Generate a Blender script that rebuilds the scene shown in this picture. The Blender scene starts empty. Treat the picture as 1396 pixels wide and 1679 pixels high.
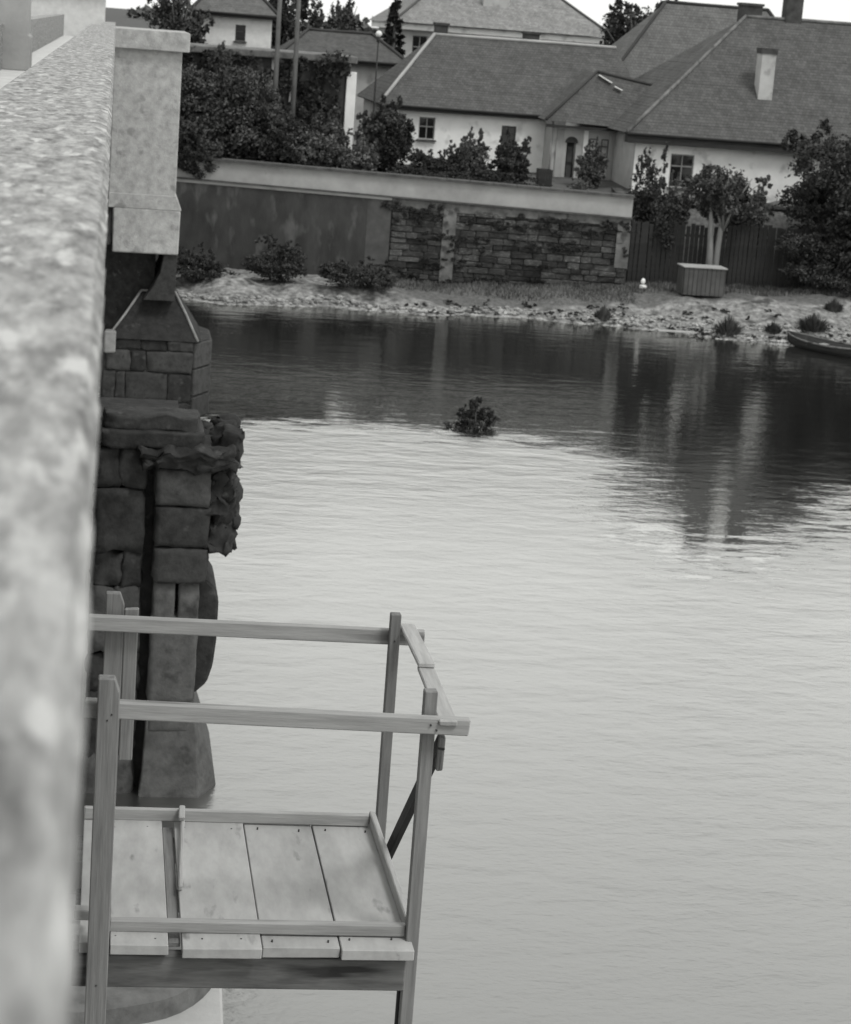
import bpy, bmesh, math, random
import numpy as np
from mathutils import Vector, Matrix, noise as mnoise
R = math.radians
scene = bpy.context.scene
COL = scene.collection
random.seed(7)
# ------------------------------------------------------------------ camera
YAW, PITCH, ROLL, CAMZ = R(8.977), R(12.707), R(4.3), 11.1
fw = Vector((math.sin(YAW)*math.cos(PITCH), math.cos(YAW)*math.cos(PITCH), -math.sin(PITCH)))
rt = Vector((math.cos(YAW), -math.sin(YAW), 0)); up = rt.cross(fw)
rt2 = rt*math.cos(ROLL) + up*math.sin(ROLL); up2 = -rt*math.sin(ROLL) + up*math.cos(ROLL)
cam_d = bpy.data.cameras.new('camera'); cam = bpy.data.objects.new('camera', cam_d); COL.objects.link(cam)
m = Matrix((rt2, up2, -fw)).transposed().to_4x4(); m.translation = (0, 0, CAMZ); cam.matrix_world = m
cam_d.sensor_fit = 'VERTICAL'; cam_d.sensor_height = 36; cam_d.lens = 36*3500/1679
cam_d.clip_start = .05; cam_d.clip_end = 3000
cam_d.dof.use_dof = True; cam_d.dof.focus_distance = 13.0; cam_d.dof.aperture_fstop = 6.3
scene.camera = cam
# ------------------------------------------------------------------ world, sun, exposure
SUN_EL, SUN_AZ = R(56), R(142)          # azimuth clockwise from +Y: high, behind the camera and to the right
w = bpy.data.worlds.new('World'); scene.world = w; w.use_nodes = True
nt = w.node_tree; nt.nodes.clear()
out = nt.nodes.new('ShaderNodeOutputWorld'); bg = nt.nodes.new('ShaderNodeBackground')
sky = nt.nodes.new('ShaderNodeTexSky'); sky.sky_type = 'NISHITA'; sky.sun_disc = False
sky.sun_elevation = SUN_EL; sky.sun_rotation = SUN_AZ; sky.dust_density = 6; sky.ozone_density = 1
bw = nt.nodes.new('ShaderNodeRGBToBW'); mx = nt.nodes.new('ShaderNodeMixRGB')
mx.inputs[0].default_value = .85; mx.inputs[2].default_value = (9.0, 9.05, 8.85, 1)     # grey overcast veil over the clear sky
nt.links.new(sky.outputs[0], bw.inputs[0]); nt.links.new(bw.outputs[0], mx.inputs[1])
nt.links.new(mx.outputs[0], bg.inputs[0]); bg.inputs[1].default_value = .12
nt.links.new(bg.outputs[0], out.inputs[0])
sd = bpy.data.lights.new('sun', 'SUN'); sd.energy = 1.45; sd.angle = R(14); sd.color = (1, .995, .98)
so = bpy.data.objects.new('sun', sd); COL.objects.link(so)
sdir = Vector((math.sin(SUN_AZ)*math.cos(SUN_EL), math.cos(SUN_AZ)*math.cos(SUN_EL), math.sin(SUN_EL)))
so.rotation_euler = sdir.to_track_quat('Z', 'Y').to_euler(); so.location = sdir*60
vs = scene.view_settings; vs.view_transform = 'Standard'; vs.look = 'None'; vs.exposure = .15; vs.gamma = 1; vs.use_curve_mapping = False

# ------------------------------------------------------------------ materials (all grey: the photograph is black and white)
def G(v): return (v, v*1.003, v*.985, 1)
def mat(name, lo, hi, scale=4, detail=8, rough=.85, bump=.3, bscale=None, stretch=(1,1,1), spots=None, spec=.25, bdist=.02, random_obj=.0):
    M = bpy.data.materials.new(name); M.use_nodes = True; N = M.node_tree.nodes; L = M.node_tree.links
    b = N['Principled BSDF']; b.inputs['Roughness'].default_value = rough; b.inputs['Specular IOR Level'].default_value = spec
    tc = N.new('ShaderNodeTexCoord'); mp = N.new('ShaderNodeMapping'); mp.inputs['Scale'].default_value = stretch
    L.new(tc.outputs['Object'], mp.inputs['Vector'])
    n = N.new('ShaderNodeTexNoise'); n.inputs['Scale'].default_value = scale; n.inputs['Detail'].default_value = detail; n.inputs['Roughness'].default_value = .62
    vec = mp.outputs[0]
    if random_obj:
        oi = N.new('ShaderNodeObjectInfo'); ad = N.new('ShaderNodeVectorMath'); ad.operation = 'ADD'
        mu = N.new('ShaderNodeVectorMath'); mu.operation = 'SCALE'; mu.inputs['Scale'].default_value = 60
        cb = N.new('ShaderNodeCombineXYZ')
        for k in range(3): L.new(oi.outputs['Random'], cb.inputs[k])
        L.new(cb.outputs[0], mu.inputs[0]); L.new(mp.outputs[0], ad.inputs[0]); L.new(mu.outputs[0], ad.inputs[1]); vec = ad.outputs[0]
    L.new(vec, n.inputs['Vector'])
    r = N.new('ShaderNodeValToRGB'); r.color_ramp.elements[0].position = .3; r.color_ramp.elements[1].position = .72
    r.color_ramp.elements[0].color = G(lo); r.color_ramp.elements[1].color = G(hi)
    L.new(n.outputs['Fac'], r.inputs[0]); colr = r.outputs[0]
    if spots:                                        # (scale, threshold, value) stains with a shape of their own
        s = N.new('ShaderNodeTexNoise'); s.inputs['Scale'].default_value = spots[0]; s.inputs['Detail'].default_value = 5
        L.new(vec, s.inputs['Vector'])
        sr = N.new('ShaderNodeValToRGB'); sr.color_ramp.elements[0].position = spots[1]; sr.color_ramp.elements[1].position = spots[1]+.12
        sr.color_ramp.elements[0].color = (0,0,0,1); sr.color_ramp.elements[1].color = (1,1,1,1)
        L.new(s.outputs['Fac'], sr.inputs[0])
        x = N.new('ShaderNodeMixRGB'); x.inputs[2].default_value = G(spots[2]); L.new(sr.outputs[0], x.inputs[0]); L.new(colr, x.inputs[1]); colr = x.outputs[0]
    if random_obj:
        hsv = N.new('ShaderNodeMixRGB'); hsv.blend_type = 'MULTIPLY'; hsv.inputs[0].default_value = 1
        mr = N.new('ShaderNodeMapRange'); mr.inputs['To Min'].default_value = 1-random_obj; mr.inputs['To Max'].default_value = 1+random_obj
        L.new(oi.outputs['Random'], mr.inputs['Value']); L.new(colr, hsv.inputs[1]); L.new(mr.outputs[0], hsv.inputs[2]); colr = hsv.outputs[0]
    L.new(colr, b.inputs['Base Color'])
    if bump:
        n2 = N.new('ShaderNodeTexNoise'); n2.inputs['Scale'].default_value = bscale or scale*3; n2.inputs['Detail'].default_value = 6
        L.new(vec, n2.inputs['Vector'])
        bp_ = N.new('ShaderNodeBump'); bp_.inputs['Strength'].default_value = bump; bp_.inputs['Distance'].default_value = bdist
        L.new(n2.outputs['Fac'], bp_.inputs['Height']); L.new(bp_.outputs[0], b.inputs['Normal'])
    return M
def leafmat(name, lo, hi):
    M = bpy.data.materials.new(name); M.use_nodes = True; N = M.node_tree.nodes; L = M.node_tree.links
    b = N['Principled BSDF']; b.inputs['Roughness'].default_value = .7; b.inputs['Specular IOR Level'].default_value = .12
    ge = N.new('ShaderNodeNewGeometry'); n = N.new('ShaderNodeTexNoise'); n.inputs['Scale'].default_value = .9
    L.new(ge.outputs['Position'], n.inputs['Vector'])
    a = N.new('ShaderNodeMath'); a.operation = 'MULTIPLY_ADD'; a.inputs[1].default_value = .32
    L.new(ge.outputs['Random Per Island'], a.inputs[0]); L.new(n.outputs['Fac'], a.inputs[2])
    r = N.new('ShaderNodeValToRGB'); r.color_ramp.elements[0].position = .42; r.color_ramp.elements[1].position = .9
    r.color_ramp.elements[0].color = G(lo); r.color_ramp.elements[1].color = G(hi)
    L.new(a.outputs[0], r.inputs[0]); L.new(r.outputs[0], b.inputs['Base Color'])
    return M
MT = dict(
    parapet=mat('parapet_granite', .1, .4, 21, 8, .9, .7, 40, (1, .24, 1), spots=(17, .56, .43), bdist=.02),
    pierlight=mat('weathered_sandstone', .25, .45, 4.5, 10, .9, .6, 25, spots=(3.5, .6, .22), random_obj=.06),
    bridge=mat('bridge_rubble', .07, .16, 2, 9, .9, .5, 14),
    darkstone=mat('wet_shaded_stone', .012, .04, 5, 9, .8, .6, 16, random_obj=.3, spots=(4.1, .62, .07)),  # wet stone; its low tone also stands in for bridge shade on the near pier
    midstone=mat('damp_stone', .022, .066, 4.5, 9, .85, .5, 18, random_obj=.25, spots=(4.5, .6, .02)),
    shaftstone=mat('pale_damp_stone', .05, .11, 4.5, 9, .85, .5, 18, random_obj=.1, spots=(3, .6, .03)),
    mortar=mat('pale_mortar', .17, .28, 5, 6, .9, .3),
    wood=mat('weathered_plank', .25, .37, 2.6, 10, .8, .6, 7, (.9, 12, 12), random_obj=.12, bdist=.004, spots=(.9, .62, .14)),
    wood2=mat('grey_timber', .12, .22, 2.6, 10, .8, .6, 7, (.9, 14, 14), random_obj=.15, bdist=.004, spots=(1.6, .62, .07)),
    deckwood=mat('deck_plank', .29, .41, 2.8, 10, .8, .5, 7, (1, 3.2, 3.2), random_obj=.08, bdist=.003, spots=(3.2, .64, .17)),
    beamwood=mat('stained_beam', .06, .17, 2.2, 10, .8, .6, 7, (.9, 7, 7), bdist=.004, spots=(1.2, .58, .03)),
    darkwood=mat('dark_timber', .018, .04, 3, 6, .8, .3, 9, (.4, 4, 4)),
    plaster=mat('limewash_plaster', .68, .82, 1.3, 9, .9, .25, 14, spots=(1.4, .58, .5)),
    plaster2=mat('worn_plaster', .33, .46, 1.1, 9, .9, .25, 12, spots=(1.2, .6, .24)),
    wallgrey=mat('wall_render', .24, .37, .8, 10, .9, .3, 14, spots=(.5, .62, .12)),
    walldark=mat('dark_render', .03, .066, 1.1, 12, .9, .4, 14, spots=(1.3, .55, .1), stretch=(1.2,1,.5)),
    rubble=mat('rubble_stone', .02, .085, 5, 9, .9, .6, 16, random_obj=.6, spots=(5, .6, .15)),
    rubpale=mat('patched_render', .07, .2, 2.2, 10, .9, .6, 14, spots=(2.5, .56, .05)),
    edgegrey=mat('pale_dark_render', .05, .1, 1.6, 10, .9, .3, 14),
    footdark=mat('footing_stone', .07, .15, 3, 9, .9, .5, 14, spots=(2.5, .6, .05)),
    coping=mat('coping_tile', .045, .1, 3, 6, .9, .3),  # dark stone, darkened further to paint the shadow line under coping and moulding
    glass=None,
    frame=mat('painted_frame', .2, .3, 3, 4, .6, .1),
    darkframe=mat('brown_frame', .045, .08, 3, 4, .6, .1),
    bark=mat('bark', .06, .13, 4, 8, .9, .6, 14, (1, 1, .3)),
    palebark=mat('pale_bark', .16, .26, 4, 8, .9, .5, 14, (1, 1, .3)),
    soil=mat('garden_soil', .05, .09, 1.1, 8, .95, .4),
    bed=mat('river_bed', .03, .05, .6, 6, .95, .3),
    road=mat('bridge_road', .42, .6, 2, 8, .9, .3),
    gravelstone=mat('gravel_stone', .03, .46, 2.6, 8, .9, .4),
    white=mat('white_paint', .55, .7, 3, 4, .7, .1),
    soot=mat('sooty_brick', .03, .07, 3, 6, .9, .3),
    zinc=mat('zinc_sheet', .2, .3, 3, 4, .5, .1),
    leaf=leafmat('leaf_mid', .045, .11), leafdark=leafmat('leaf_dark', .03, .072), leafpale=leafmat('leaf_pale', .06, .16),
    needle=leafmat('needle_dark', .014, .04), ivy=leafmat('ivy_dark', .022, .07), grass=leafmat('grass_blade', .06, .15),
)
g = bpy.data.materials.new('window_glass'); g.use_nodes = True; b = g.node_tree.nodes['Principled BSDF']
b.inputs['Base Color'].default_value = G(.012); b.inputs['Roughness'].default_value = .08; MT['glass'] = g
def roofmat(name, lo, hi):
    M = bpy.data.materials.new(name); M.use_nodes = True; N = M.node_tree.nodes; L = M.node_tree.links
    b = N['Principled BSDF']; b.inputs['Roughness'].default_value = .9; b.inputs['Specular IOR Level'].default_value = .15
    uv = N.new('ShaderNodeUVMap'); br = N.new('ShaderNodeTexBrick'); br.inputs['Scale'].default_value = 1
    br.inputs['Brick Width'].default_value = .17; br.inputs['Row Height'].default_value = .2; br.inputs['Mortar Size'].default_value = .006
    br.inputs['Color1'].default_value = G(lo); br.inputs['Color2'].default_value = G(hi); br.inputs['Mortar'].default_value = G(lo*.5); br.inputs['Bias'].default_value = 0
    L.new(uv.outputs[0], br.inputs['Vector'])
    n = N.new('ShaderNodeTexNoise'); n.inputs['Scale'].default_value = .8; n.inputs['Detail'].default_value = 12; n.inputs['Roughness'].default_value = .8
    L.new(uv.outputs[0], n.inputs['Vector'])
    r = N.new('ShaderNodeMapRange'); r.inputs['From Min'].default_value = .3; r.inputs['From Max'].default_value = .7; r.inputs['To Min'].default_value = .7; r.inputs['To Max'].default_value = 1.3
    L.new(n.outputs['Fac'], r.inputs['Value'])
    x = N.new('ShaderNodeMixRGB'); x.blend_type = 'MULTIPLY'; x.inputs[0].default_value = 1
    L.new(br.outputs['Color'], x.inputs[1]); L.new(r.outputs[0], x.inputs[2]); L.new(x.outputs[0], b.inputs['Base Color'])
    return M
MT['roof'] = roofmat('old_tile', .066, .092); MT['roof2'] = roofmat('weathered_tile', .095, .125); MT['roofpale'] = roofmat('pale_tile', .17, .24)

# ------------------------------------------------------------------ helpers
def link(name, mesh, material, parent=None):
    o = bpy.data.objects.new(name, mesh); COL.objects.link(o)
    if material is not None and not mesh.materials: mesh.materials.append(material)
    if parent: o.parent = parent
    return o
def pyobj(name, verts, faces, material, parent=None, smooth=False):
    me = bpy.data.meshes.new(name); me.from_pydata([tuple(v) for v in verts], [], faces)
    bm = bmesh.new(); bm.from_mesh(me); bmesh.ops.recalc_face_normals(bm, faces=bm.faces); bm.to_mesh(me); bm.free()
    if smooth: me.polygons.foreach_set('use_smooth', [True]*len(me.polygons))
    return link(name, me, material, parent)
def bmobj(name, bm, material, parent=None, smooth=False):
    me = bpy.data.meshes.new(name); bm.to_mesh(me); bm.free()
    if smooth: me.polygons.foreach_set('use_smooth', [True]*len(me.polygons))
    return link(name, me, material, parent)
def tag(o, label, cat, group=None):
    o['label'] = label; o['category'] = cat
    if group: o['group'] = group
    return o
def kind(o, k): o['kind'] = k; return o
def empty(name, loc=(0,0,0), rz=0):
    o = bpy.data.objects.new(name, None); COL.objects.link(o); o.location = loc; o.rotation_euler = (0,0,rz); o.empty_display_size = .3
    return o
def boxbm(bm, x0, x1, y0, y1, z0, z1):
    v = [bm.verts.new(p) for p in ((x0,y0,z0),(x1,y0,z0),(x1,y1,z0),(x0,y1,z0),(x0,y0,z1),(x1,y0,z1),(x1,y1,z1),(x0,y1,z1))]
    for f in ((0,3,2,1),(4,5,6,7),(0,1,5,4),(1,2,6,5),(2,3,7,6),(3,0,4,7)): bm.faces.new([v[i] for i in f])
    return v
def box(name, x0, x1, y0, y1, z0, z1, material, parent=None, bev=0, jit=0):
    bm = bmesh.new(); vs_ = boxbm(bm, x0, x1, y0, y1, z0, z1)
    if jit:
        for v in vs_: v.co += Vector((random.uniform(-jit,jit), random.uniform(-jit,jit), random.uniform(-jit,jit)))
    if bev: bmesh.ops.bevel(bm, geom=list(bm.edges), offset=bev, segments=1, affect='EDGES')
    return bmobj(name, bm, material, parent)
def beam(name, p0, p1, w_, h_, material, parent=None, upv=(0,0,1), bev=.006, sub=1, bow=0):
    """a timber from p0 to p1, w_ across, h_ along upv; its grain runs along local X"""
    p0, p1 = Vector(p0), Vector(p1); ax = (p1-p0); Ln = ax.length; ax.normalize()
    u = Vector(upv); y = u.cross(ax).normalized(); z = ax.cross(y)
    bm = bmesh.new(); boxbm(bm, 0, Ln, -w_/2, w_/2, -h_/2, h_/2)
    for v in bm.verts: v.co += Vector((random.uniform(-1,1)*.004, random.uniform(-1,1)*w_*.03, random.uniform(-1,1)*h_*.03))
    bmesh.ops.bevel(bm, geom=list(bm.edges), offset=bev, segments=1, affect='EDGES')
    o = bmobj(name, bm, material, parent)
    mm = Matrix((ax, y, z)).transposed().to_4x4(); mm.translation = p0; o.matrix_local = mm
    return o
def prism(name, pts, axis, a0, a1, material, parent=None, bev=0):
    """extrude a 2D outline: axis 'y' takes (x,z) points, 'z' takes (x,y), 'x' takes (y,z)"""
    def P(p, a):
        return {'y': (p[0], a, p[1]), 'z': (p[0], p[1], a), 'x': (a, p[0], p[1])}[axis]
    bm = bmesh.new(); A = [bm.verts.new(P(p, a0)) for p in pts]; B = [bm.verts.new(P(p, a1)) for p in pts]
    bm.faces.new(A); bm.faces.new(B[::-1]); n = len(pts)
    for i in range(n): bm.faces.new((A[i], B[i], B[(i+1)%n], A[(i+1)%n]))
    bmesh.ops.recalc_face_normals(bm, faces=bm.faces)
    if bev: bmesh.ops.bevel(bm, geom=list(bm.edges), offset=bev, segments=1, affect='EDGES')
    return bmobj(name, bm, material, parent)
def tube(name, pts, rad, material, parent=None, n=8):
    verts, faces = [], []
    pts = [Vector(p) for p in pts]
    for i, p in enumerate(pts):
        d = (pts[min(i+1,len(pts)-1)]-pts[max(i-1,0)]).normalized(); a = d.orthogonal().normalized(); c = d.cross(a)
        r = rad[i] if isinstance(rad, (list,tuple)) else rad
        for k in range(n):
            t = 2*math.pi*k/n; verts.append(p + a*math.cos(t)*r + c*math.sin(t)*r)
    for i in range(len(pts)-1):
        for k in range(n): faces.append((i*n+k, i*n+(k+1)%n, (i+1)*n+(k+1)%n, (i+1)*n+k))
    faces.append(tuple(range(n))); faces.append(tuple(range((len(pts)-1)*n, len(pts)*n))[::-1])
    return pyobj(name, verts, faces, material, parent, True)
def rockbm(bm, c, r, sq=(1,1,1), rnd=.22, sub=2):
    res = bmesh.ops.create_icosphere(bm, subdivisions=sub, radius=1)
    ph = [random.uniform(0,6.3) for _ in range(6)]
    for v in res['verts']:
        d = v.co.copy(); k = 1 + rnd*(math.sin(3.1*d.x+ph[0])*math.sin(2.7*d.y+ph[1]) + .6*math.sin(5*d.z+ph[2]+2*d.x) + .35*math.sin(9*d.y+ph[3]+4*d.z))
        d *= k; v.co = Vector((c[0]+d.x*r*sq[0], c[1]+d.y*r*sq[1], c[2]+d.z*r*sq[2]))
def leaves(name, blobs, n, size, material, parent, seed, droop=0.0, zmin=None, elong=1.5):
    """leaf faces gathered in clumps through the volume of ellipsoid blobs (cx,cy,cz,rx,ry,rz)"""
    rng = np.random.default_rng(seed); vols = np.array([b_[3]*b_[4]*b_[5] for b_ in blobs])**.67; vols /= vols.sum()
    P = []
    for b_, f in zip(blobs, vols):
        c = np.array(b_[:3]); r = np.array(b_[3:6]); nb = max(8, int(n*f)); k = max(5, int(nb/45))
        d = rng.normal(size=(k,3)); d /= np.linalg.norm(d,axis=1)[:,None]
        rad = rng.uniform(.25,1.0,size=(k,1))**.45
        cl = d*rad*.88
        cs = rng.uniform(.10,.24,size=k)
        idx = rng.integers(0,k,size=nb)
        P.append(c + (cl[idx] + rng.normal(size=(nb,3))*cs[idx][:,None]*.62)*r)
    P = np.concatenate(P)
    if zmin is not None: P = P[P[:,2] > zmin]
    N_ = len(P)
    nrm = rng.normal(size=(N_,3)); nrm[:,2] += .7; nrm /= np.linalg.norm(nrm,axis=1)[:,None]
    t = np.cross(nrm, rng.normal(size=(N_,3))); t /= np.linalg.norm(t,axis=1)[:,None]; s = np.cross(nrm,t)
    sz = size*rng.uniform(.6,1.35,size=(N_,1)); t = t*sz*elong*.5; s = s*sz*.5
    V = np.stack([P-t, P+s*.9-nrm*sz*.12, P+t, P-s*.9-nrm*sz*.12], 1).reshape(-1,3)
    me = bpy.data.meshes.new(name); me.vertices.add(len(V)); me.vertices.foreach_set('co', V.ravel())
    me.loops.add(N_*4); me.loops.foreach_set('vertex_index', np.arange(N_*4)); me.polygons.add(N_)
    me.polygons.foreach_set('loop_start', np.arange(0,N_*4,4)); me.polygons.foreach_set('loop_total', np.full(N_,4))
    me.update(); me.validate()
    return link(name, me, material, parent)
def bush(label, x, y, z0, wid, hei, n, size, material, seed, name='bush', cat='bush', group=None, lobes=6, stem=True, dep=None):
    rng = random.Random(seed); o = empty(name, (x, y, z0)); rx = wid/2; ry = (dep or wid*.8)/2
    rx *= 1.18; ry *= 1.18; n = int(n*3.6); size *= .58; bl = [(0,0,hei*.44, rx*.74, ry*.74, hei*.46)]; lobes += 5
    for i in range(lobes):
        a = rng.uniform(0,6.28); q = rng.uniform(.35,.72); hz = rng.uniform(.3,.85)*hei
        s = rng.uniform(.28,.46)*(1.15-.45*hz/hei)
        bl.append((math.cos(a)*rx*q*(1.2-.5*hz/hei), math.sin(a)*ry*q*(1.2-.5*hz/hei), hz, rx*s*1.3, ry*s*1.3, hei*s*.62))
    for i in range(9):                                   # shoots that break the outline
        a = rng.uniform(0,6.28); q = rng.uniform(.2,.85)
        bl.append((math.cos(a)*rx*q, math.sin(a)*ry*q, hei*(1.06-.42*q*q)+rng.uniform(-.08,.14)*hei, rx*rng.uniform(.08,.16), ry*rng.uniform(.08,.16), hei*rng.uniform(.1,.22)))
    leaves('crown', bl, n, size, material, o, seed, zmin=-.05)
    if stem:
        for i in range(3):
            a = rng.uniform(0,6.28)
            tube('stem', [(0,0,-.1),(math.cos(a)*rx*.15, math.sin(a)*ry*.15, hei*.35),(math.cos(a)*rx*.4, math.sin(a)*ry*.4, hei*.72)], [.05,.035,.012], MT['bark'], o, 6)
    return tag(o, label, cat, group)
def tuft(label, x, y, z0, wid, hei, n, material, seed, name='weed', cat='weed', group=None):
    rng = np.random.default_rng(seed); o = empty(name, (x, y, z0)); vv, ff = [], []
    for k in range(n):
        a = rng.uniform(0,6.28); r = wid/2*rng.uniform(0,1)**.7; bx, by = math.cos(a)*r*.6, math.sin(a)*r*.6; h = hei*rng.uniform(.35,1)*(1.1-.6*r/(wid/2))
        tx, ty = bx+math.cos(a)*r*.6*rng.uniform(.3,1.3), by+math.sin(a)*r*.6*rng.uniform(.3,1.3); wv = rng.uniform(.012,.03); c, s_ = math.cos(a+1.57+rng.uniform(-1,1))*wv, math.sin(a+1.57)*wv; i = len(vv)
        mx_, my_ = (bx*.6+tx*.4), (by*.6+ty*.4)
        vv += [(bx-c,by-s_,-.03),(bx+c,by+s_,-.03),(mx_+c*1.2,my_+s_*1.2,h*.6),(mx_-c*1.2,my_-s_*1.2,h*.6),(tx,ty,h)]; ff += [(i,i+1,i+2,i+3),(i+3,i+2,i+4)]
    me = bpy.data.meshes.new('blades'); me.from_pydata(vv, [], ff); link('blades', me, material, o)
    return tag(o, label, cat, group)
def tree(label, x, y, z0, h, trunk_h, wid, n, size, material, seed, name='tree', bark='bark', forks=1, group=None, lobes=9):
    rng = random.Random(seed); o = empty(name, (x, y, z0)); rx = wid/2; ch = h-trunk_h; cz = trunk_h+ch*.5
    for k in range(forks):
        dx = (k-(forks-1)/2)*.42
        tube('trunk', [(dx*.55,0,-.2),(dx*.7,0,trunk_h*.5),(dx*1.1,.05,trunk_h),(dx*1.5,.1,cz)], [.02*h+.06,.018*h+.05,.014*h+.04,.03], MT[bark], o, 9)
    for i in range(6):
        a = i*1.05+rng.uniform(-.3,.3)
        tube('limb', [(0,0,trunk_h*.92),(math.cos(a)*rx*.35,math.sin(a)*rx*.35,cz*.95),(math.cos(a)*rx*.75,math.sin(a)*rx*.75,cz+ch*rng.uniform(-.05,.3))],[.07,.045,.015],MT[bark],o,6)
    bl = [(0,0,cz,rx*.62,rx*.62,ch*.42)]
    for i in range(lobes):
        a = rng.uniform(0,6.28); q = rng.uniform(.45,.75); s = rng.uniform(.25,.42)
        bl.append((math.cos(a)*rx*q, math.sin(a)*rx*q, cz+rng.uniform(-.33,.36)*ch, rx*s*1.1, rx*s*1.1, ch*s*.62))
    for i in range(12):
        a = rng.uniform(0,6.28); q = rng.uniform(.3,.98); hz = rng.uniform(-.3,1)
        bl.append((math.cos(a)*rx*q, math.sin(a)*rx*q, cz+hz*ch*.56*math.sqrt(max(.1,1-q*q*.8)), rx*rng.uniform(.09,.2), rx*rng.uniform(.09,.2), ch*rng.uniform(.06,.14)))
    leaves('crown', bl, int(n*2.2), size*.68, material, o, seed)
    return tag(o, label, 'tree', group)

# ================================================================== THE SETTING
# river bed and water
kind(pyobj('ground', [(-1500,-900,-1.6),(1500,-900,-1.6),(1500,2400,-1.6),(-1500,2400,-1.6)], [(0,1,2,3)], MT['bed']), 'structure')
def watermat():
    M = bpy.data.materials.new('river_water'); M.use_nodes = True; N = M.node_tree.nodes; L = M.node_tree.links; N.clear()
    o = N.new('ShaderNodeOutputMaterial'); mix = N.new('ShaderNodeMixShader'); d = N.new('ShaderNodeBsdfDiffuse'); gl = N.new('ShaderNodeBsdfGlossy')
    d.inputs['Color'].default_value = G(.016); gl.inputs['Color'].default_value = G(.93); gl.inputs['Roughness'].default_value = .07
    tc = N.new('ShaderNodeTexCoord')
    def noise(sc, strx, stry, det=3, rough=.5, dist=0):
        mp = N.new('ShaderNodeMapping'); mp.inputs['Scale'].default_value = (strx, stry, 1); L.new(tc.outputs['Object'], mp.inputs['Vector'])
        n = N.new('ShaderNodeTexNoise'); n.inputs['Scale'].default_value = sc; n.inputs['Detail'].default_value = det; n.inputs['Roughness'].default_value = rough; n.inputs['Distortion'].default_value = dist
        L.new(mp.outputs[0], n.inputs['Vector']); return n.outputs['Fac']
    def math_(op, a, b_=None):
        q = N.new('ShaderNodeMath'); q.operation = op
        for i, v in enumerate((a, b_)):
            if v is None: continue
            if isinstance(v, (int,float)): q.inputs[i].default_value = v
            else: L.new(v, q.inputs[i])
        return q.outputs[0]
    # calm water in the lee of the far bank, wind ripples on the open river, a smoother tongue of water to the right
    sep = N.new('ShaderNodeSeparateXYZ'); L.new(tc.outputs['Object'], sep.inputs[0])
    X_, Y_ = sep.outputs[0], sep.outputs[1]
    def rng_(v, a, b_, c, d_):
        q = N.new('ShaderNodeMapRange'); q.interpolation_type = 'SMOOTHSTEP'
        for i_, val in zip(('From Min','From Max','To Min','To Max'), (a, b_, c, d_)): q.inputs[i_].default_value = val
        L.new(v, q.inputs['Value']); return q.outputs[0]
    w1 = math_('SUBTRACT', noise(1.0, .16, .3, 4, .6), .5); w2 = math_('SUBTRACT', noise(1.0, .8, 2.0, 5, .7), .5)
    e = math_('ADD', Y_, math_('ADD', math_('MULTIPLY', w1, 9), math_('MULTIPLY', w2, 9)))
    e = math_('ADD', e, rng_(X_, 11, 17, 0, 5.5))
    calm = rng_(e, 57, 60.5, 0, 1)
    dx = math_('MULTIPLY', math_('SUBTRACT', X_, math_('ADD', 15.3, math_('MULTIPLY', math_('SUBTRACT', Y_, 50), .3))), .27); dy = math_('MULTIPLY', math_('SUBTRACT', Y_, 53), .1)
    dd = math_('SQRT', math_('ADD', math_('MULTIPLY', dx, dx), math_('MULTIPLY', dy, dy)))
    dd = math_('ADD', dd, math_('MULTIPLY', w2, 2.2))
    tongue = rng_(dd, .55, 1.05, .96, 0)
    calm = math_('MAXIMUM', calm, tongue)
    rough = rng_(calm, 0, 1, .3, .02); L.new(rough, gl.inputs['Roughness'])
    rip = math_('ADD', math_('MULTIPLY', noise(1.0, 1.5, 2.6, 3, .55, .4), .5), math_('MULTIPLY', noise(1.0, .6, 1.15, 3, .5, .3), 1.0))
    rip = math_('ADD', rip, math_('MULTIPLY', noise(1.0, 4.5, 11, 3, .6, .3), .16))
    rip = math_('ADD', rip, math_('MULTIPLY', noise(1.0, 6, 10, 3, .6, .5), rng_(Y_, 20, 40, .26, .05)))
    near = math_('MULTIPLY', rng_(Y_, 16, 44, .17, .1), rng_(math_('ADD', Y_, math_('MULTIPLY', w1, 16)), 46, 58, 1, 4.6))
    st = math_('MULTIPLY', near, rng_(calm, 0, 1, 1, .13))
    bp_ = N.new('ShaderNodeBump'); bp_.inputs['Distance'].default_value = .3; L.new(st, bp_.inputs['Strength']); L.new(rip, bp_.inputs['Height'])
    L.new(bp_.outputs[0], gl.inputs['Normal'])
    fr = N.new('ShaderNodeFresnel'); fr.inputs['IOR'].default_value = 1.6; 
    f = math_('MINIMUM', math_('ADD', math_('MULTIPLY', fr.outputs[0], 2.1), .11), .71)
    L.new(f, mix.inputs[0]); L.new(d.outputs[0], mix.inputs[1]); L.new(gl.outputs[0], mix.inputs[2]); L.new(mix.outputs[0], o.inputs[0])
    return M
kind(pyobj('river_water', [(-250,-200,0),(350,-200,0),(350,87,0),(-250,87,0)], [(0,1,2,3)], watermat()), 'structure')
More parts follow.
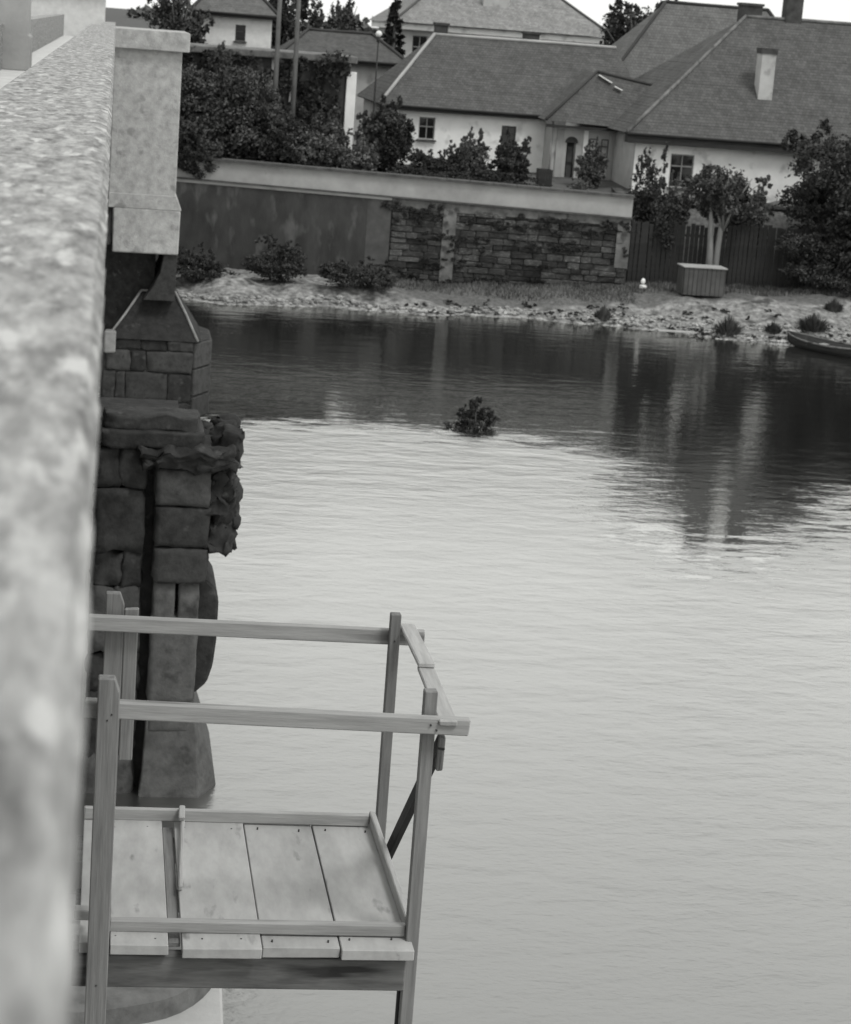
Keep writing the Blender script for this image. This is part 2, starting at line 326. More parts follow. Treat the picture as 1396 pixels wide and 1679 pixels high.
# far bank: shingle slope and grass shelf up to the foot of the wall
def sm(a, b_, x):
    t = min(1, max(0, (x-a)/(b_-a))); return t*t*(3-2*t)
def fbm(x, y):
    return (math.sin(x*1.7+1.3*math.sin(y*1.1))*.5 + math.sin(x*3.9+y*2.3+1)*.28 + math.sin(x*8.3-y*6.1)*.16 + math.sin(x*15.1+y*13.7)*.08)
def wall_y(x): return 91 - (x-2.3)*3/19.4 if x < 21.7 else 88.0
def shore_y(x): return 84.6 - 3.2*sm(18, 26, x) - .6*sm(28, 34, x) + .35*math.sin(x*.9) + .2*math.sin(x*2.3)
def bank_z(x, y):
    sy = shore_y(x); top = .62 + .55*sm(12, 24, x) + .3*sm(24, 34, x)
    t = (y-sy)
    if t < 0: return max(-1.7, t*.45)
    z = top*sm(-.6, 3.6+1.6*sm(16,26,x), t+.3)
    z += .1*fbm(x, y)*sm(0, .8, t) + .32*math.exp(-((x-9.4)/1.6)**2-((y-86.3)/.9)**2) + .25*math.exp(-((x-5.2)/1.2)**2-((y-86.6)/.7)**2)
    if x > 21.2: z += 3.3*sm(89.4, 94, y)
    return z
xs = list(np.arange(-60, 0, 4)) + list(np.arange(0, 36, .22)) + list(np.arange(36, 120, 4)); ys = [78,80] + list(np.arange(80.6, 89.5, .2)) + [90,91,92,93,94,96]
V = [(x, y, bank_z(x, y)) for y in ys for x in xs]; nx = len(xs)
Fc = [(j*nx+i, j*nx+i+1, (j+1)*nx+i+1, (j+1)*nx+i) for j in range(len(ys)-1) for i in range(nx-1)]
def bankmat():
    M = mat('shingle_bank', .05, .36, 3.4, 12, .95, 1, 7, bdist=.08, spots=(1.5, .55, .06)); N = M.node_tree.nodes; L = M.node_tree.links; b = N['Principled BSDF']
    src = b.inputs['Base Color'].links[0].from_socket
    tc = N['Texture Coordinate']; sp = N.new('ShaderNodeSeparateXYZ'); L.new(tc.outputs['Object'], sp.inputs[0])
    n = N.new('ShaderNodeTexNoise'); n.inputs['Scale'].default_value = .9; n.inputs['Detail'].default_value = 8; L.new(tc.outputs['Object'], n.inputs['Vector'])
    ma = N.new('ShaderNodeMath'); ma.operation = 'MULTIPLY_ADD'; ma.inputs[1].default_value = 1.6; L.new(n.outputs['Fac'], ma.inputs[0]); L.new(sp.outputs[1], ma.inputs[2])
    mr = N.new('ShaderNodeMapRange'); mr.inputs['From Min'].default_value = 86.0; mr.inputs['From Max'].default_value = 86.5; L.new(ma.outputs[0], mr.inputs['Value'])
    gx = N.new('ShaderNodeMath'); gx.operation = 'MULTIPLY_ADD'; gx.inputs[1].default_value = 1.2; L.new(n.outputs['Fac'], gx.inputs[0]); L.new(sp.outputs[0], gx.inputs[2])
    mr2 = N.new('ShaderNodeMapRange'); mr2.inputs['From Min'].default_value = 11.8; mr2.inputs['From Max'].default_value = 13; L.new(gx.outputs[0], mr2.inputs['Value'])
    mm_ = N.new('ShaderNodeMath'); mm_.operation = 'MULTIPLY'; L.new(mr.outputs[0], mm_.inputs[0]); L.new(mr2.outputs[0], mm_.inputs[1])
    n2 = N.new('ShaderNodeTexNoise'); n2.inputs['Scale'].default_value = 6; n2.inputs['Detail'].default_value = 6; L.new(tc.outputs['Object'], n2.inputs['Vector'])
    r2 = N.new('ShaderNodeValToRGB'); r2.color_ramp.elements[0].color = G(.07); r2.color_ramp.elements[1].color = G(.14); r2.color_ramp.elements[0].position = .3; r2.color_ramp.elements[1].position = .7; L.new(n2.outputs['Fac'], r2.inputs[0])
    x = N.new('ShaderNodeMixRGB'); L.new(mm_.outputs[0], x.inputs[0]); L.new(src, x.inputs[1]); L.new(r2.outputs[0], x.inputs[2]); L.new(x.outputs[0], b.inputs['Base Color'])
    return M
kind(pyobj('river_bank', V, Fc, bankmat(), smooth=True), 'structure')
# land behind the wall, rising gently to the skyline
def land_z(x, y):
    return 4.55 + .35*sm(90, 98, y) + 2.6*sm(112, 135, y) + 2.2*sm(140, 320, y)
xs2 = [-900,-300,-120,-60] + list(np.arange(-40, 70, 4)) + [90,140,300,900]; ys2 = [91.3,93,95,98,102,106,110,114,118,122,126,130,136,144,160,200,260,330,600,1500]
V = []
for y in ys2:
    for x in xs2:
        yy = y
        if y == 91.3: yy = (wall_y(x)+.35 if 2.3 <= x <= 21.7 else (93.6 if x > 21.7 else 91.3))
        V.append((x, yy, land_z(x, yy) - (.25 if x > 21.7 and y < 94 else 0)))
nx = len(xs2)
kind(pyobj('garden_ground', V, [(j*nx+i, j*nx+i+1, (j+1)*nx+i+1, (j+1)*nx+i) for j in range(len(ys2)-1) for i in range(nx-1)], MT['soil'], smooth=True), 'structure')

# ================================================================== THE BRIDGE
bridge = tag(empty('stone_bridge', (0,0,0)), 'old stone arch bridge with a pale granite parapet running away over the river', 'bridge')
pts = [(-60,-1.7)]
def arch(y0, y1, zs, zc):
    res = [(y0,-1.7),(y0,zs)]
    for i in range(1, 24):
        t = math.pi*(1-i/24); res.append(((y0+y1)/2 + math.cos(t)*(y1-y0)/2, zs+(zc-zs)*math.sin(t)))
    return res + [(y1,zs),(y1,-1.7)]
pts += arch(-30,-4,1.5,8.1) + arch(2,29.7,1.5,8.3) + arch(33.5,57.2,1.5,8.1) + arch(61,82,1.5,7.6) + [(112,-1.7),(112,9.4),(-60,9.4)]
prism('arched_body', pts, 'x', -3.1, -.12, MT['bridge'], bridge)
box('roadway', -2.6, -.62, -60, 112, 9.4, 9.46, MT['road'], bridge)
def parapet(x0, x1, y0, y1, step):
    ysn = list(np.arange(y0, y1, step)) + [y1]; vv, ff = [], []
    for k, y in enumerate(ysn):
        j = [(random.uniform(-1,1)*.009 if y < 12 else random.uniform(-1,1)*.012) for _ in range(6)]
        vv += [(x0,y,9.4),(x0,y,10.56),(x0+.05,y,10.6+j[0]*.3),(x1-.06+j[1]*.4,y,10.6+j[2]*.3),(x1-.018+j[3]*.35,y,10.586+j[4]*.3),(x1+j[5]*.35,y,10.55),(x1-.012,y,10.2),(x1-.035,y,9.4)]
    for k in range(len(ysn)-1):
        for q in range(7): ff.append((k*8+q, k*8+q+1, (k+1)*8+q+1, (k+1)*8+q))
    n = len(ysn)-1; ff += [tuple(range(8)), tuple(range(n*8, n*8+8))]
    return pyobj('parapet', vv, ff, MT['parapet'], bridge)
parapet(-.675, -.004, -8, 57.2, .09)
box('parapet', -3.1, -2.6, -60, 112, 9.4, 10.5, MT['parapet'], bridge)
box('parapet', -.655, -.03, 61, 112, 9.4, 10.3, MT['parapet'], bridge)
# pillar on the opposite parapet, against the sky at the far end
prism('pillar', [(-3.3,9.46),(-1.97,9.46),(-1.97,10.25),(-2.02,10.3),(-2.02,13.2),(-3.3,13.2)], 'y', 52, 53.3, MT['wallgrey'], bridge, .02)
def rough(name, x0, x1, y0, y1, z0, z1, material, parent, amp=.03, cuts=6, freq=3.0):
    """an eroded stone: box with worn, uneven faces"""
    bm = bmesh.new(); boxbm(bm, x0, x1, y0, y1, z0, z1); bmesh.ops.subdivide_edges(bm, edges=list(bm.edges), cuts=cuts, use_grid_fill=True)
    c = Vector(((x0+x1)/2,(y0+y1)/2,(z0+z1)/2)); h = Vector(((x1-x0)/2,(y1-y0)/2,(z1-z0)/2)); off = Vector((random.uniform(0,50),random.uniform(0,50),0))
    for v in bm.verts:
        d = v.co-c; q = sorted((abs(d.x)/h.x, abs(d.y)/h.y, abs(d.z)/h.z))
        worn = max(0, q[1]-.72)/.28                      # edges and corners worn back
        nv = Vector((mnoise.fractal(v.co*freq+off, 1, 2, 4), mnoise.fractal(v.co*freq+off+Vector((9,0,0)), 1, 2, 4), mnoise.fractal(v.co*freq+off+Vector((0,9,0)), 1, 2, 4)))
        v.co += nv*amp - Vector((math.copysign(min(h.x,.25),d.x) if abs(d.x)>.01 else 0, math.copysign(min(h.y,.25),d.y) if abs(d.y)>.01 else 0, math.copysign(min(h.z,.25),d.z) if abs(d.z)>.01 else 0))*worn*worn*.09
    return bmobj(name, bm, material, parent, True)
# --- far pier: buttress with cap and base block, over a roofed cutwater
pf = empty('pier', (0,57,0)); pf.parent = bridge
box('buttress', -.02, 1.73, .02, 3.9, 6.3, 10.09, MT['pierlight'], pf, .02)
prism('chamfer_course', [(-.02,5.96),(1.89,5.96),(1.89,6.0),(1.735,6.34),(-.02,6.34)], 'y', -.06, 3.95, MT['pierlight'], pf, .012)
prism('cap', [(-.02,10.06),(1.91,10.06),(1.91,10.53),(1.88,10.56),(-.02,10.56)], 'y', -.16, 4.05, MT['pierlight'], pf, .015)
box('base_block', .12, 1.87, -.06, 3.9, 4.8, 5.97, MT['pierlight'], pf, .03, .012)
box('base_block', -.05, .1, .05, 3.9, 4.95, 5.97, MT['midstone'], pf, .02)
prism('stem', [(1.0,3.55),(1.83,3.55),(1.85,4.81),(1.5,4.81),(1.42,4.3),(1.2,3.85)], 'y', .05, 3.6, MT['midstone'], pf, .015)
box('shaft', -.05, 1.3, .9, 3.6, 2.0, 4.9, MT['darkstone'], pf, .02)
# cutwater: plan with a blunt nose; core plus separate ashlar blocks
plan = [(-.05,.06),(2.42,.06),(2.86,1.0),(2.86,2.9),(2.42,3.84),(-.05,3.84)]
prism('cutwater_core', plan, 'z', .34, 2.46, MT['darkstone'], pf)
prism('footing', [(-.05,.2),(2.3,.2),(2.72,1.1),(2.72,2.9),(2.3,3.7),(-.05,3.7)], 'z', -1.6, .4, MT['darkstone'], pf)
top = [(.95,.75),(1.83,.75),(1.83,3.1),(.95,3.1)]
base = [(.1,-.06),(2.46,-.06),(2.62,.3),(2.62,3.5),(2.46,3.9),(.1,3.9)]
vv = [(p[0],p[1],2.5) for p in base] + [(p[0],p[1],3.68) for p in top]
pyobj('cutwater_roof', vv, [(0,1,7,6),(1,2,7),(2,3,8,7),(3,4,8),(4,5,9,8),(5,0,6,9),(6,7,8,9),(0,5,4,3,2,1)], MT['darkstone'], pf)
for a_, b_ in (((1.86,.72,3.72),(2.5,-.06,2.52)), ((.95,.72,3.71),(.1,-.08,2.52)), ((.95,.72,3.72),(1.86,.72,3.73))):
    tube('edge_mortar', [a_, ((a_[0]+b_[0])/2+.02,(a_[1]+b_[1])/2-.01,(a_[2]+b_[2])/2), b_], .035, MT['mortar'], pf, 6)
def course(x0, x1, z0, z1, cuts, y, mats, parent, th=.1, gap=.006):
    c = [x0]+cuts+[x1]
    for i in range(len(c)-1):
        pr = random.uniform(0,.035)
        rough('block', c[i]+gap, c[i+1]-gap, y-pr, y+th+.2, z0+gap, z1-gap, MT[mats[i%len(mats)]], parent, .04, 6)
course(0, 2.42, .36, .82, [.55,1.3], 0, ['darkstone'], pf)
course(0, 2.40, .82, 1.62, [.35,.62,1.75], 0, ['darkstone','darkstone','midstone','darkstone'], pf)
course(.1, 2.4, 1.62, 2.2, [.75,1.15], 0, ['midstone','darkstone','midstone'], pf)
course(.1, 2.4, 2.2, 2.5, [1.0,1.7], 0, ['darkstone','darkstone','midstone'], pf)
for z0, z1, mm_ in ((.36,1.0,'midstone'),(1.0,1.75,'midstone'),(1.75,2.46,'midstone')):
    prism('block', [(2.45,-.02),(2.93,.98),(2.93,1.6),(2.8,1.6),(2.36,.05)], 'z', z0+.02, z1-.02, MT[mm_], pf, .03)
    prism('block', [(2.93,1.64),(2.93,2.9),(2.5,3.8),(2.4,3.7),(2.8,2.9),(2.8,1.64)], 'z', z0+.02, z1-.02, MT[mm_], pf, .03)
box('block', .02, .32, -.14, .2, 2.1, 2.7, MT['mortar'], pf, .04, .02)
for i in range(9):
    bm = bmesh.new(); rockbm(bm, (random.uniform(2.7,3.5), random.uniform(-1.0,1.4), random.uniform(-.05,.25)), random.uniform(.22,.42), (1.1,1,.8))
    bmobj('footing_rock', bm, MT['darkstone'], pf, True)
# --- near pier: dark stacked stones with a groove, rough slab on top, flared base
pn = empty('pier', (0,29.5,0)); pn.parent = bridge
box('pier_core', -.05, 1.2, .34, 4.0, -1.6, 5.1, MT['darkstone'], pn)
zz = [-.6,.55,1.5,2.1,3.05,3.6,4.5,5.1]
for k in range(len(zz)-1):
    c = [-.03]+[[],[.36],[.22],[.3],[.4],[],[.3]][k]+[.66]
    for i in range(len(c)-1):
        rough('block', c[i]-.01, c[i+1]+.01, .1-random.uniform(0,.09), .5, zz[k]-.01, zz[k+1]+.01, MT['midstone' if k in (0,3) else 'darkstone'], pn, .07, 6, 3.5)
rough('top_stone', .0, 1.46, 0, 1.1, 5.1, 5.36, MT['darkstone'], pn, .05, 8)
rough('top_stone', .06, 1.38, .1, .9, 5.33, 5.56, MT['darkstone'], pn, .05, 8)
rough('rough_slab', .58, 1.92, -.22, 1.6, 4.86, 5.13, MT['darkstone'], pn, .12, 14, 5)
# cutwater front: blocks above, grooved shaft below, flared foot
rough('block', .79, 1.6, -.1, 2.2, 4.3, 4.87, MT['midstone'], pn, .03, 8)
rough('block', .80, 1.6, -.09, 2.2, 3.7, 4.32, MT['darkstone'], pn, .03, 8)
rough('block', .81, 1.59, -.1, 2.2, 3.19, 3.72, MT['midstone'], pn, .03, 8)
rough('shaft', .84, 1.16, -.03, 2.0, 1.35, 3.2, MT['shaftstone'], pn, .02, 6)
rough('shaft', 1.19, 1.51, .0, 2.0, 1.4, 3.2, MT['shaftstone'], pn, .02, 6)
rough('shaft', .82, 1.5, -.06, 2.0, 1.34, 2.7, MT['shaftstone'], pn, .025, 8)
def loft(name, secs, material, parent, bev=0):
    bm = bmesh.new(); rings = []
    for z, ring in secs: rings.append([bm.verts.new((x, y, z)) for x, y in ring])
    n = len(rings[0])
    for a, b_ in zip(rings, rings[1:]):
        for i in range(n): bm.faces.new((a[i], a[(i+1)%n], b_[(i+1)%n], b_[i]))
    bm.faces.new(rings[0][::-1]); bm.faces.new(rings[-1]); bmesh.ops.recalc_face_normals(bm, faces=bm.faces)
    if bev: bmesh.ops.bevel(bm, geom=list(bm.edges), offset=bev, segments=1, affect='EDGES')
    return bmobj(name, bm, material, parent)
loft('flared_foot', [(-1.5,[(.75,-.15),(1.62,-.15),(1.95,.5),(1.95,2.2),(.75,2.2)]),(.02,[(.76,-.12),(1.62,-.12),(1.9,.45),(1.9,2.1),(.76,2.1)]),(.25,[(.79,-.1),(1.6,-.1),(1.86,.4),(1.86,2.1),(.79,2.1)]),(.95,[(.82,-.07),(1.55,-.07),(1.63,.2),(1.63,2.0),(.82,2.0)]),(1.345,[(.82,-.06),(1.48,-.06),(1.52,.2),(1.52,2.0),(.82,2.0)])], MT['shaftstone'], pn, .015)
rough('foot_course', .83, 1.49, -.085, 1.5, .96, 1.35, MT['shaftstone'], pn, .02, 6)
# weathered lumps of stone on the nose
for x0, x1, y0, y1, z0, z1 in ((1.55,1.95,.0,1.2,4.4,4.92),(1.58,2.0,.1,1.0,4.0,4.5),(1.56,1.9,.0,.9,3.62,4.08),(1.5,1.78,-.04,.8,4.1,4.8),(1.62,2.02,.4,1.5,4.75,5.3)):
    rough('nose_stone', x0, x1, y0, y1, z0, z1, MT['darkstone'], pn, .13, 7, 4.5)
prism('nose_slab', [(1.46,3.2),(1.62,3.17),(1.74,3.06),(1.79,2.88),(1.79,2.3),(1.755,1.9),(1.68,1.63),(1.5,1.46),(1.44,1.46)], 'y', .25, 1.7, MT['darkstone'], pn, .04)
# low rounded footing of an older pier under the platform
ft = tag(empty('stone_footing', (0,23.4,0)), 'low rounded stone footing with pale apron in the water below the plank platform', 'footing')
bm = bmesh.new(); n = 48; rings = []
for z, rr in ((-1.5,1.66),(.1,1.64),(.36,1.6),(.42,1.5)):
    rings.append([bm.verts.new((rr*math.cos(t)+.015*math.sin(t*7), rr*math.sin(t)+.02*math.sin(t*9), z)) for t in [2*math.pi*i/n for i in range(n)]])
for a, b_ in zip(rings, rings[1:]):
    for i in range(n): bm.faces.new((a[i], a[(i+1)%n], b_[(i+1)%n], b_[i]))
bm.faces.new(rings[-1]); bmobj('drum', bm, MT['footdark'], ft)
prism('apron', [(-.6,-4),(1.55,-4),(1.66,-.3),(1.3,.1),(-.6,.1)], 'z', -1.4, .14, MT['wallgrey'], ft, .03)

# ================================================================== SCAFFOLD PLATFORM
sc = tag(empty('scaffold_platform', (0,0,0)), 'wooden plank platform with timber handrails hung beside the stone bridge', 'scaffold')
W, W2, D = MT['wood'], MT['wood2'], MT['deckwood']
def post(x, y, ztop, w_, d_, zb, material, chamf=None):
    pts = [(x-w_/2, zb), (x+w_/2, zb)] + ([(x+w_/2, ztop-.07),(x+w_/2-.025, ztop)] if chamf else [(x+w_/2, ztop)]) + [(x-w_/2, ztop)]
    lp = [(a-x, b_-zb) for a, b_ in pts]
    # local X runs up the post so that the grain follows it
    bm = bmesh.new(); A = [bm.verts.new((b_, -d_/2, a)) for a, b_ in lp]; B = [bm.verts.new((b_, d_/2, a)) for a, b_ in lp]
    bm.faces.new(A); bm.faces.new(B[::-1]); n = len(lp)
    for i in range(n): bm.faces.new((A[i], B[i], B[(i+1)%n], A[(i+1)%n]))
    bmesh.ops.recalc_face_normals(bm, faces=bm.faces); bmesh.ops.bevel(bm, geom=list(bm.edges), offset=.005, segments=1, affect='EDGES')
    o = bmobj('post', bm, material, sc)
    mm = Matrix(((0,0,1,x),(0,1,0,y),(1,0,0,zb),(0,0,0,1))); o.matrix_local = mm
    return o
post(.092, 9.78, 8.005, .104, .075, -1.55, W2, True)
post(.125, 11.72, 7.89, .104, .06, 6.3, W2, True)
beam('cleat', (.219,11.715,6.9), (.219,11.715,7.8), .05, .078, W2, sc, upv=(1,0,0))
p = post(1.665, 9.95, 7.93, .066, .06, -1.55, W2); p.rotation_euler.rotate_axis('Y', 0)
post(1.70, 11.56, 7.865, .06, .06, 6.36, W2)
beam('handrail', (-.02,9.88,7.815), (1.855,9.87,7.772), .06, .085, W, sc)
beam('handrail', (-.02,11.63,7.735), (1.885,11.63,7.705), .05, .09, W, sc)
beam('handrail', (1.742,9.82,7.80), (1.762,10.75,7.795), .09, .03, W, sc)
beam('handrail', (1.757,10.70,7.826), (1.785,11.66,7.765), .09, .028, W, sc)
beam('brace', (1.735,9.93,7.67), (1.735,11.42,6.46), .035, .085, MT['darkwood'], sc)
beam('brace', (1.735,9.93,7.70), (1.735,9.95,7.52), .035, .05, W2, sc)
beam('kerb', (.0,11.52,6.648), (1.62,11.49,6.646), .035, .072, W, sc)
beam('kerb', (1.64,11.52,6.65), (1.655,10.05,6.65), .035, .078, W, sc)
beam('kerb', (.145,10.01,6.643), (1.632,9.98,6.643), .05, .064, W, sc)
for x0, x1, ya, z in ((.0,.145,9.86,0),(.15,.436,9.83,.004),(.505,.896,9.8,.002),(.902,1.289,9.84,-.008),(1.296,1.662,9.81,-.005)):
    box('deck_plank', x0, x1, ya, 11.56, 6.555+z, 6.61+z, D, sc, .004, .0015)
box('deck_plank', .441, .499, 9.95, 11.5, 6.55, 6.575, W2, sc, .003)
for o in list(sc.children):      # let the plank grain run along the planks (mesh turned, object turned back)
    if o.name.startswith('deck_plank'):
        o.data.transform(Matrix.Rotation(R(-90),4,'Z')); o.rotation_euler = (0,0,R(90))
for x in (.148,.9,1.294): box('gap_dark_strip', x-.05, x+.05, 9.9, 11.5, 6.515, 6.54, MT['darkwood'], sc)  # dark strips added under the plank gaps to keep them dark over bright water
beam('stick', (.553,11.48,6.655), (.512,10.5,6.63), .022, .03, W, sc)
beam('stick', (.548,11.5,6.70), (.542,11.36,6.68), .035, .03, W, sc)
# near edge: plank-end fascia and joists
beam('joist', (-.03,9.92,6.455), (1.635,9.92,6.435), .08, .17, MT['beamwood'], sc)
beam('joist', (-.03,11.45,6.46), (1.66,11.45,6.45), .08, .13, W2, sc)
beam('joist', (-.03,10.7,6.47), (1.64,10.7,6.47), .06, .11, W2, sc)
for z in (6.72, 6.56, 6.44): beam('wall_bearer', (-.03,9.97,z), (.06,9.97,z), .07, .055, W, sc)
nm = None
for x0, x1 in ((.15,.436),(.505,.893),(.905,1.286),(1.302,1.64)):
    for fx in (.18,.8):
        for y in (9.92,11.4):
            if nm is None:
                o = tube('nail', [(0,0,-.01),(0,0,.0035)], .0048, MT['soot'], sc, 6); nm = o.data
            else:
                o = bpy.data.objects.new('nail', nm); COL.objects.link(o); o.parent = sc
            o.location = (x0+(x1-x0)*fx+random.uniform(-.03,.03), y+random.uniform(-.02,.02), 6.612)
for x, y, z in ((1.66,9.832,7.785),(1.69,9.832,7.76),(.09,9.742,7.80),(.11,9.742,7.83),(1.70,11.524,7.71),(.09,9.742,6.44)):
    o = bpy.data.objects.new('nail', nm); COL.objects.link(o); o.parent = sc; o.location = (x,y,z); o.rotation_euler = (R(90),0,0)
beam('strut', (1.64,10.02,6.34), (1.64,10.02,5.2), .035, .05, MT['darkwood'], sc, upv=(0,1,0))

# ================================================================== RETAINING WALL
ang = math.atan2(-3, 19.4); LW = math.hypot(3, 19.4)
rw = tag(empty('garden_wall', (2.3,91,0), ang), 'long garden retaining wall with pale band and coping above the far bank', 'wall')
s1 = 9.55                                     # where plain render gives way to bare rubble
def quad_wall(name, x0, x1, y0, y1, z0a, z0b, z1a, z1b, material, parent, seg=1):
    vv = []
    for y in (y0, y1): vv += [(x0,y,z0a),(x1,y,z0b),(x1,y,z1b),(x0,y,z1a)]
    return pyobj(name, vv, [(0,1,2,3),(4,7,6,5),(0,4,5,1),(1,5,6,2),(2,6,7,3),(3,7,4,0)], material, parent)
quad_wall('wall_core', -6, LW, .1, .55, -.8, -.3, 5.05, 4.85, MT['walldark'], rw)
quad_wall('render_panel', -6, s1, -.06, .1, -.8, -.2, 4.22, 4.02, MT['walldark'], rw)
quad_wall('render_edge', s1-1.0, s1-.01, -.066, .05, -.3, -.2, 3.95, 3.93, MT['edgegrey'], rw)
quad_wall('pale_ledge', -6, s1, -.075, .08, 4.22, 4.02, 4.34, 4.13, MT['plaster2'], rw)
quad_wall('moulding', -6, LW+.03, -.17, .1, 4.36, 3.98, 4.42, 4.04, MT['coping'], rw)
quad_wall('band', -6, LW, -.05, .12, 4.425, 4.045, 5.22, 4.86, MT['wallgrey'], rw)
quad_wall('band_foot', s1+.02, LW-.02, -.03, .1, 3.72, 3.66, 4.1, 3.97, MT['rubpale'], rw)
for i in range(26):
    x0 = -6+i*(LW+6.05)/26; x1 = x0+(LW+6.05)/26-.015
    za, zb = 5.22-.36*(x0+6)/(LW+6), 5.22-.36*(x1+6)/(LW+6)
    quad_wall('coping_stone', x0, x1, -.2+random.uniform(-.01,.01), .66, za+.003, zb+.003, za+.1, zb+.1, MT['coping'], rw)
quad_wall('pier_strip', 11.75, 12.3, -.075, .1, .2, .2, 3.75, 3.74, MT['rubpale'], rw)
quad_wall('pier_strip', LW-.55, LW+.012, -.075, .1, 1.9, 1.9, 3.72, 3.70, MT['rubpale'], rw)
# rubble: uneven stones laid in courses, each a piece of its own
z = .35; row = 0
shared = []
for k in range(14):
    bm = bmesh.new(); v = boxbm(bm, 0, 1, 0, 1, 0, 1)
    for q in v: q.co += Vector((random.uniform(-.04,.04), random.uniform(-.2,.2) if q.co.y < .5 else 0, random.uniform(-.1,.1)))
    bmesh.ops.bevel(bm, geom=list(bm.edges), offset=.09, segments=1, affect='EDGES')
    me = bpy.data.meshes.new('stone'); bm.to_mesh(me); bm.free(); me.materials.append(MT['rubble']); shared.append(me)
while z < 3.6:
    h = random.uniform(.2,.31); x = s1+.03
    while x < LW-.1:
        ln = random.uniform(.35,.95)
        if x+ln > LW-.05: ln = LW-.05-x
        if not (11.7 < x+ln*.5 < 12.35 and ln < .5) and ln > .08:
            o = bpy.data.objects.new('stone', random.choice(shared)); COL.objects.link(o); o.parent = rw
            o.location = (x+.012, random.uniform(-.07,.05), z+.01); o.scale = (ln-.025, .22, h-.025)
        x += ln
    z += h; row += 1
o = leaves('moss', [(random.uniform(s1+.1,LW-.1), -.1, random.choice((.4,.6,.8,1.0,3.3,3.5,3.7,2.6,2.2,1.6)), random.uniform(.25,.8), .08, random.uniform(.1,.34)) for _ in range(70)], 16000, .07, MT['leafdark'], rw, 77); kind(o, 'stuff')
# the wall turns back along the garden's edge
box('wall_return', LW-.45, LW-.02, .56, 6.5, -.2, 4.8, MT['walldark'], rw)

# ================================================================== HOUSES
def wall_open(name, x0, x1, z0, z1, y, ops, dep, material, parent):
    """front wall facing -Y with real openings (ox0,ox1,oz0,oz1) and reveals"""
    X = sorted({x0,x1,*[o[0] for o in ops],*[o[1] for o in ops]}); Z = sorted({z0,z1,*[o[2] for o in ops],*[o[3] for o in ops]})
    vv, ff = [], []
    def q(*p):
        i = len(vv); vv.extend(p); ff.append(tuple(range(i,i+4)))
    for a, b_ in zip(X, X[1:]):
        for c, d in zip(Z, Z[1:]):
            if any(o[0] <= (a+b_)/2 <= o[1] and o[2] <= (c+d)/2 <= o[3] for o in ops): continue
            q((a,y,c),(b_,y,c),(b_,y,d),(a,y,d))
    for a, b_, c, d in ops:
        q((a,y,c),(a,y+dep,c),(a,y+dep,d),(a,y,d)); q((b_,y,c),(b_,y,d),(b_,y+dep,d),(b_,y+dep,c))
        q((a,y,c),(b_,y,c),(b_,y+dep,c),(a,y+dep,c)); q((a,y,d),(a,y+dep,d),(b_,y+dep,d),(b_,y,d))
    me = bpy.data.meshes.new(name); me.from_pydata(vv, [], ff); return link(name, me, material, parent)
def window(x0, x1, z0, z1, y, parent, cols=2, rows=(.36,), fm='frame', sill=True):
    """window > pane, sill : frame with transom and mullion"""
    bm = bmesh.new(); t = .05
    boxbm(bm,x0,x0+t,y,y+.07,z0,z1); boxbm(bm,x1-t,x1,y,y+.07,z0,z1); boxbm(bm,x0+t,x1-t,y,y+.07,z0,z0+t); boxbm(bm,x0+t,x1-t,y,y+.07,z1-t,z1)
    zc = [z0+t]+[z1-(z1-z0)*r for r in rows]+[z1-t]; 
    for zz_ in zc[1:-1]: boxbm(bm,x0+t,x1-t,y-.01,y+.065,zz_-.03,zz_+.03)
    cw = (x1-x0-2*t)/cols
    for i in range(1,cols): boxbm(bm,x0+t+cw*i-.025,x0+t+cw*i+.025,y-.005,y+.062,z0+t,z1-t)
    f = bmobj('window', bm, MT[fm], parent)
    for i in range(cols):
        for a, b_ in zip(zc, zc[1:]):
            pyobj('pane', [(x0+t+cw*i,y+.04,a),(x0+t+cw*(i+1),y+.04,a),(x0+t+cw*(i+1),y+.04,b_),(x0+t+cw*i,y+.04,b_)], [(0,1,2,3)], MT['glass'], f)
    if sill: box('sill', x0-.08, x1+.08, y-.26, y+.02, z0-.08, z0-.002, MT['coping'], f)
    return f
def slope(bm, uvl, a, b_, c, d, step=.2):
    """tiled slope between eave a-b and ridge d-c, laid as overlapping courses"""
    a, b_, c, d = map(Vector, (a, b_, c, d)); nrm = (b_-a).cross(d-a).normalized()
    if nrm.z < 0: nrm = -nrm
    Ls = ((d+c)/2-(a+b_)/2).length; n = max(2, int(Ls/step)); ex = (b_-a).normalized()
    for i in range(n):
        t0, t1 = i/n, (i+1)/n
        p = [a.lerp(d,t0)+nrm*.012, b_.lerp(c,t0)+nrm*.012, b_.lerp(c,t1)+nrm*.008, a.lerp(d,t1)+nrm*.008]
        q = [a.lerp(d,t0)+nrm*.0, b_.lerp(c,t0)+nrm*.0]
        j = random.uniform(-.003,.003)
        vs_ = [bm.verts.new(v+nrm*j) for v in p]; f = bm.faces.new(vs_)
        for lp in f.loops: lp[uvl].uv = ((lp.vert.co-a).dot(ex), (t0 if lp.vert in vs_[:2] else t1)*Ls)
        w_ = [bm.verts.new(v) for v in q]; f2 = bm.faces.new((w_[0],w_[1],vs_[1],vs_[0]))
        for lp in f2.loops: lp[uvl].uv = ((lp.vert.co-a).dot(ex), t0*Ls+.02)
